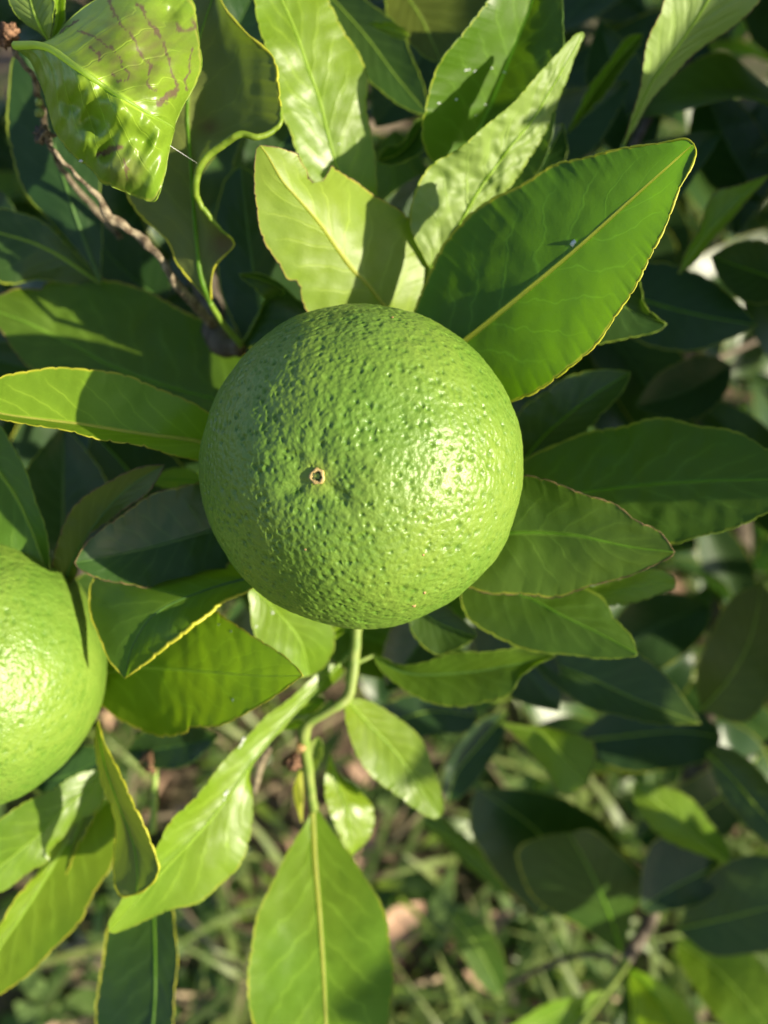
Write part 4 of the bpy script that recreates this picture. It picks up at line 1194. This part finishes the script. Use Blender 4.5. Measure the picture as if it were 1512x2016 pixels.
# ------------------------------------------------------------------ fruit
def fruit(name, cpx, R, axis_cam, nth, nph, label, seed, spacing=0.00195):
    ctr = P(*cpx)
    ax = axis_cam[0] * RT + axis_cam[1] * UP - axis_cam[2] * FW
    ax /= np.linalg.norm(ax)
    e1 = np.cross(ax, UP); e1 /= np.linalg.norm(e1)
    e2 = np.cross(ax, e1)
    root = empty(name, ctr)
    tag(root, label, 'fruit', 'green citrus fruits on the tree')
    rng = np.random.default_rng(seed)
    k_ = int(nth * 0.8)
    th = np.r_[np.linspace(0, 1.85, k_), np.linspace(1.85, math.pi, nth - k_ + 1)[1:]]
    ph = np.arange(nph) / nph * 2 * math.pi
    TH, PH = np.meshgrid(th, ph, indexing='ij')
    n = (np.cos(TH)[..., None] * ax + np.sin(TH)[..., None] * (np.cos(PH)[..., None] * e1 + np.sin(PH)[..., None] * e2)).reshape(-1, 3)
    th_f, ph_f = TH.ravel(), PH.ravel()
    # oil glands: jittered spiral of pits
    N = int(4 * math.pi * R * R / (spacing ** 2 * 0.87))
    i = np.arange(N) + 0.5
    phi = np.arccos(1 - 2 * i / N)
    tht = math.pi * (1 + 5 ** 0.5) * i
    pc = np.stack([np.cos(tht) * np.sin(phi), np.sin(tht) * np.sin(phi), np.cos(phi)], 1)
    pc += rng.normal(size=pc.shape) * spacing / R * 0.34
    pc /= np.linalg.norm(pc, axis=1)[:, None]
    pdep = rng.uniform(0.15, 1.0, N) ** 1.6 * 1.15
    prad = rng.uniform(0.20, 0.40, N) * spacing
    kd = kdtree.KDTree(N)
    for k in range(N): kd.insert(Vector(pc[k]), k)
    kd.balance()
    M2 = int(N * 2.4)
    i = np.arange(M2) + 0.5
    phi = np.arccos(1 - 2 * i / M2)
    tht = math.pi * (1 + 5 ** 0.5) * i + 1.0
    pc2 = np.stack([np.cos(tht) * np.sin(phi), np.cos(phi), np.sin(tht) * np.sin(phi)], 1)
    pc2 += rng.normal(size=pc2.shape) * spacing / R * 0.22
    pc2 /= np.linalg.norm(pc2, axis=1)[:, None]
    kd2 = kdtree.KDTree(M2)
    for k in range(M2): kd2.insert(Vector(pc2[k]), k)
    kd2.balance()
    disp = np.zeros(len(n)); pit = np.zeros(len(n))
    s2 = spacing / math.sqrt(2.4)
    for q in range(len(n)):
        nv = Vector(n[q])
        if np.dot(n[q], ax) > -0.6:
            co, idx, dist = kd.find(nv)
            g_ = math.exp(-(dist * R / prad[idx]) ** 2)
            disp[q] -= 0.00034 * pdep[idx] * g_
            pit[q] = pdep[idx] * g_
            co, idx, dist = kd2.find(nv)
            disp[q] -= 0.00007 * min(1.0, dist * R / (s2 * 0.62)) ** 2
        disp[q] += R * (0.018 * noise.noise(nv * 1.6 + Vector((seed, 0, 0))) + 0.009 * noise.noise(nv * 4.2 + Vector((0, seed, 0)))
                        + 0.0034 * noise.noise(nv * 11.0) + 0.0014 * noise.noise(nv * 24.0 + Vector((seed, 1, 0))))
    # stylar end: flattened, with short furrows running out of it
    fade = np.clip(th_f / 0.10, 0, 1)
    disp *= 0.25 + 0.75 * fade
    disp -= 0.030 * R * np.exp(-(th_f / 0.20) ** 2)
    for fp, amp, ln in FUR[name if name in FUR else 'x']:
        dp = (ph_f - fp + math.pi) % (2 * math.pi) - math.pi
        disp -= amp * R * np.exp(-(dp * np.maximum(th_f, 0.05) / 0.045) ** 2) * np.exp(-((th_f - 0.16) / ln) ** 2)
    sq = 1.0 - 0.07 * np.cos(th_f) ** 2
    V = ctr + n * (R * sq + disp)[:, None]
    pole = np.exp(-(th_f / 0.085) ** 2) * 0.9
    rind = mesh_obj('rind', V, grid_faces(nth, nph, wrap=True), M['rind'], root, origin=ctr, attrs={'pit': pit, 'pole': pole})
    # face outwards
    me = rind.data
    p0 = me.polygons[nph * (nth // 2)]
    if p0.normal.dot(p0.center) < 0: me.flip_normals()
    # stylar scar: a corky ring round a small hollow
    top = V[0]
    a = np.arange(40) / 40 * 2 * math.pi
    rr = 0.00118 * (1 + 0.06 * np.sin(a * 3 + 1) + 0.05 * np.sin(a * 7))
    ring = top + ax * 0.00012 + rr[:, None] * (np.cos(a)[:, None] * e1 + np.sin(a)[:, None] * e2)
    b = np.arange(9) / 9 * 2 * math.pi
    VV = []
    for k in range(40):
        rad = np.cos(a[k]) * e1 + np.sin(a[k]) * e2
        w = 0.00036 * (1 + 0.3 * math.sin(a[k] * 5 + 2))
        VV.append(ring[k] + w * np.cos(b)[:, None] * rad + 0.00030 * np.sin(b)[:, None] * ax)
    VV = np.vstack(VV + VV[:1])
    scar = mesh_obj('stylar_scar', VV, grid_faces(41, 9, wrap=True), M['scar'], root, origin=top, )
    rings = []
    for rad_, hh in ((0.00092, 0.00030), (0.00075, -0.0001), (0.0005, -0.0006), (0.00001, -0.0008)):
        jag = 1 + 0.14 * np.sin(a * 6 + 1) + 0.1 * np.sin(a * 11)
        rings.append(top + ax * (hh * 0.5 + 0.00022) + (rad_ * jag)[:, None] * (np.cos(a)[:, None] * e1 + np.sin(a)[:, None] * e2))
    mesh_obj('hollow', np.vstack(rings), grid_faces(4, 40, wrap=True), M['pit'], scar, origin=top)
    # stalk and button on the far side
    bot = V[-1]
    vb, fb = tube([bot + ax * 0.002, bot - ax * 0.002, bot - ax * 0.008, bot - ax * 0.014], [0.0034, 0.0036, 0.0018, 0.0016], 12)
    mesh_obj('stalk', vb, fb, M['twig_green'], root, origin=bot)
    return root, n, V, ctr


FUR = {'citrus_fruit': [(0.4, 0.020, 0.10), (1.5, 0.010, 0.08), (2.4, 0.022, 0.10), (3.5, 0.008, 0.12), (4.6, 0.010, 0.10), (5.6, 0.014, 0.09)], 'x': [(1, 0.01, 0.1)]}
fr1, n1, V1, c1 = fruit('citrus_fruit', (712, 921, 17.2), 0.0361, (-0.225, -0.105, 0.97), 430, 760,
                        'big round green citrus fruit with a corky ring scar facing out', 11)
fr2, n2, V2, c2 = fruit('citrus_fruit', (-54, 1317, 20.2), 0.0358, (-0.75, -0.15, 0.6), 300, 440,
                        'green citrus fruit with a leaf shadow, partly cut off by the frame', 23)


def on_fruit(V, px, py):
    rel = V - CAM
    d = rel @ FW
    x = 756 + FPX * (rel @ RT) / d
    y = 1008 - FPX * (rel @ UP) / d
    k = np.argmin(np.hypot(x - px, y - py) + (d - d.min()) * 1500)
    return V[k]


for px, py, r in ((836, 1168, 0.0004), (815, 1194, 0.0005), (833, 1092, 0.0003), (773, 625, 0.00035), (601, 1082, 0.0003)):
    p = on_fruit(V1, px, py)
    nrm_ = (p - c1) / np.linalg.norm(p - c1)
    lump('brown_speck', p - nrm_ * r * 0.55, r, M['speck'], fr1, px * 0.1, 0.4, (1.0, 1.0, 1.0))

# ------------------------------------------------------------------ wax flecks, silk
deps = bpy.context.evaluated_depsgraph_get()


def fleck(px, py, r, stretch=1.0, ang=0.0):
    tgt = P(px, py, 15.0)
    d = tgt - CAM
    d /= np.linalg.norm(d)
    hit, loc, nrm, idx, ob, mt = scn.ray_cast(deps, Vector(CAM), Vector(d))
    if not hit: return
    p = np.array(loc)
    top_ = ob
    while top_.parent is not None and top_.parent != tree: top_ = top_.parent
    if top_.parent != tree: return
    for k in range(4 if stretch > 1 else 2):
        off = (k - 1.5) * r * 0.8 * (stretch - 1)
        q = p + (RT * math.cos(ang) + UP * math.sin(ang)) * off + RNG.normal(size=3) * r * 0.25
        lump('wax_fleck', q, r * RNG.uniform(0.45, 0.9), M['fleck'], top_, px + k * 3.3, 0.7, (1, 1, 0.8))


bpy.context.view_layer.update()
deps = bpy.context.evaluated_depsgraph_get()
for a_ in ((918, 138, 0.00032, 3, 0.2), (935, 139, 0.0002, 2, 0.8), (968, 134, 0.0002, 2, 0.1), (990, 142, 0.0003, 3, -0.2), (863, 203, 0.0003, 2, 0.2), (898, 195, 0.00042, 1, 0),
           (955, 206, 0.00022, 1, 0), (937, 227, 0.00018, 1, 0), (1129, 477, 0.00055, 2, 0.6), (432, 1229, 0.0003, 1, 0), (455, 1242, 0.0003, 1, 0), (459, 1377, 0.0002, 2, 1.0),
           (537, 1205, 0.0005, 1, 0), (505, 1233, 0.0003, 1, 0), (161, 316, 0.0004, 2, 0.3), (475, 1463, 0.0005, 3, 1.1), (443, 1565, 0.0005, 3, 1.2), (668, 283, 0.0003, 1, 0)):
    fleck(*a_)
v, f = tube(P(*zip((335, 287, 15.9), (355, 300, 16.2), (388, 321, 17.0))), [3.5e-5] * 3, 5)
s_ = mesh_obj('spider_silk', v, f, M['silk'], None, origin=v[0])
tag(s_, 'single spider silk thread stretched from the mined leaf to the curled leaf', 'spider silk')

# ------------------------------------------------------------------ fallen leaves
rngf = np.random.default_rng(77)
flm = []
for i in range(5):
    V, uv, nr, nc = PROTO[i]
    V = V.reshape(nr, nc, 3)[::3, ::2].copy()
    V[..., 2] *= 1.6
    V *= 0.75
    flm.append((V.reshape(-1, 3), V.shape[0], V.shape[1]))
protoF = {}
for i in range(110):
    x, y = rngf.uniform(-0.55, 0.75), rngf.uniform(-0.15, 1.0)
    k = int(rngf.integers(5))
    yel = rngf.random() < 0.16
    key = (k, yel)
    if key in protoF:
        o = protoF[key].copy()
        C.objects.link(o)
    else:
        V, nr, nc = flm[k]
        o = mesh_obj('fallen_leaf', V, grid_faces(nr, nc), M['litter_yellow' if yel else 'litter'])
        protoF[key] = o
    o.location = (x, y, ground_h(x, y) + rngf.uniform(0.012, 0.045))
    o.rotation_euler = (rngf.normal() * 0.35, rngf.normal() * 0.35, rngf.uniform(0, 6.28))
    if yel:
        tag(o, 'yellowed fallen leaf lying on the grass', 'fallen leaf', 'yellow fallen leaves')
    else:
        tag(o, 'dry brown fallen leaf lying on the grass', 'fallen leaf', 'brown fallen leaves')
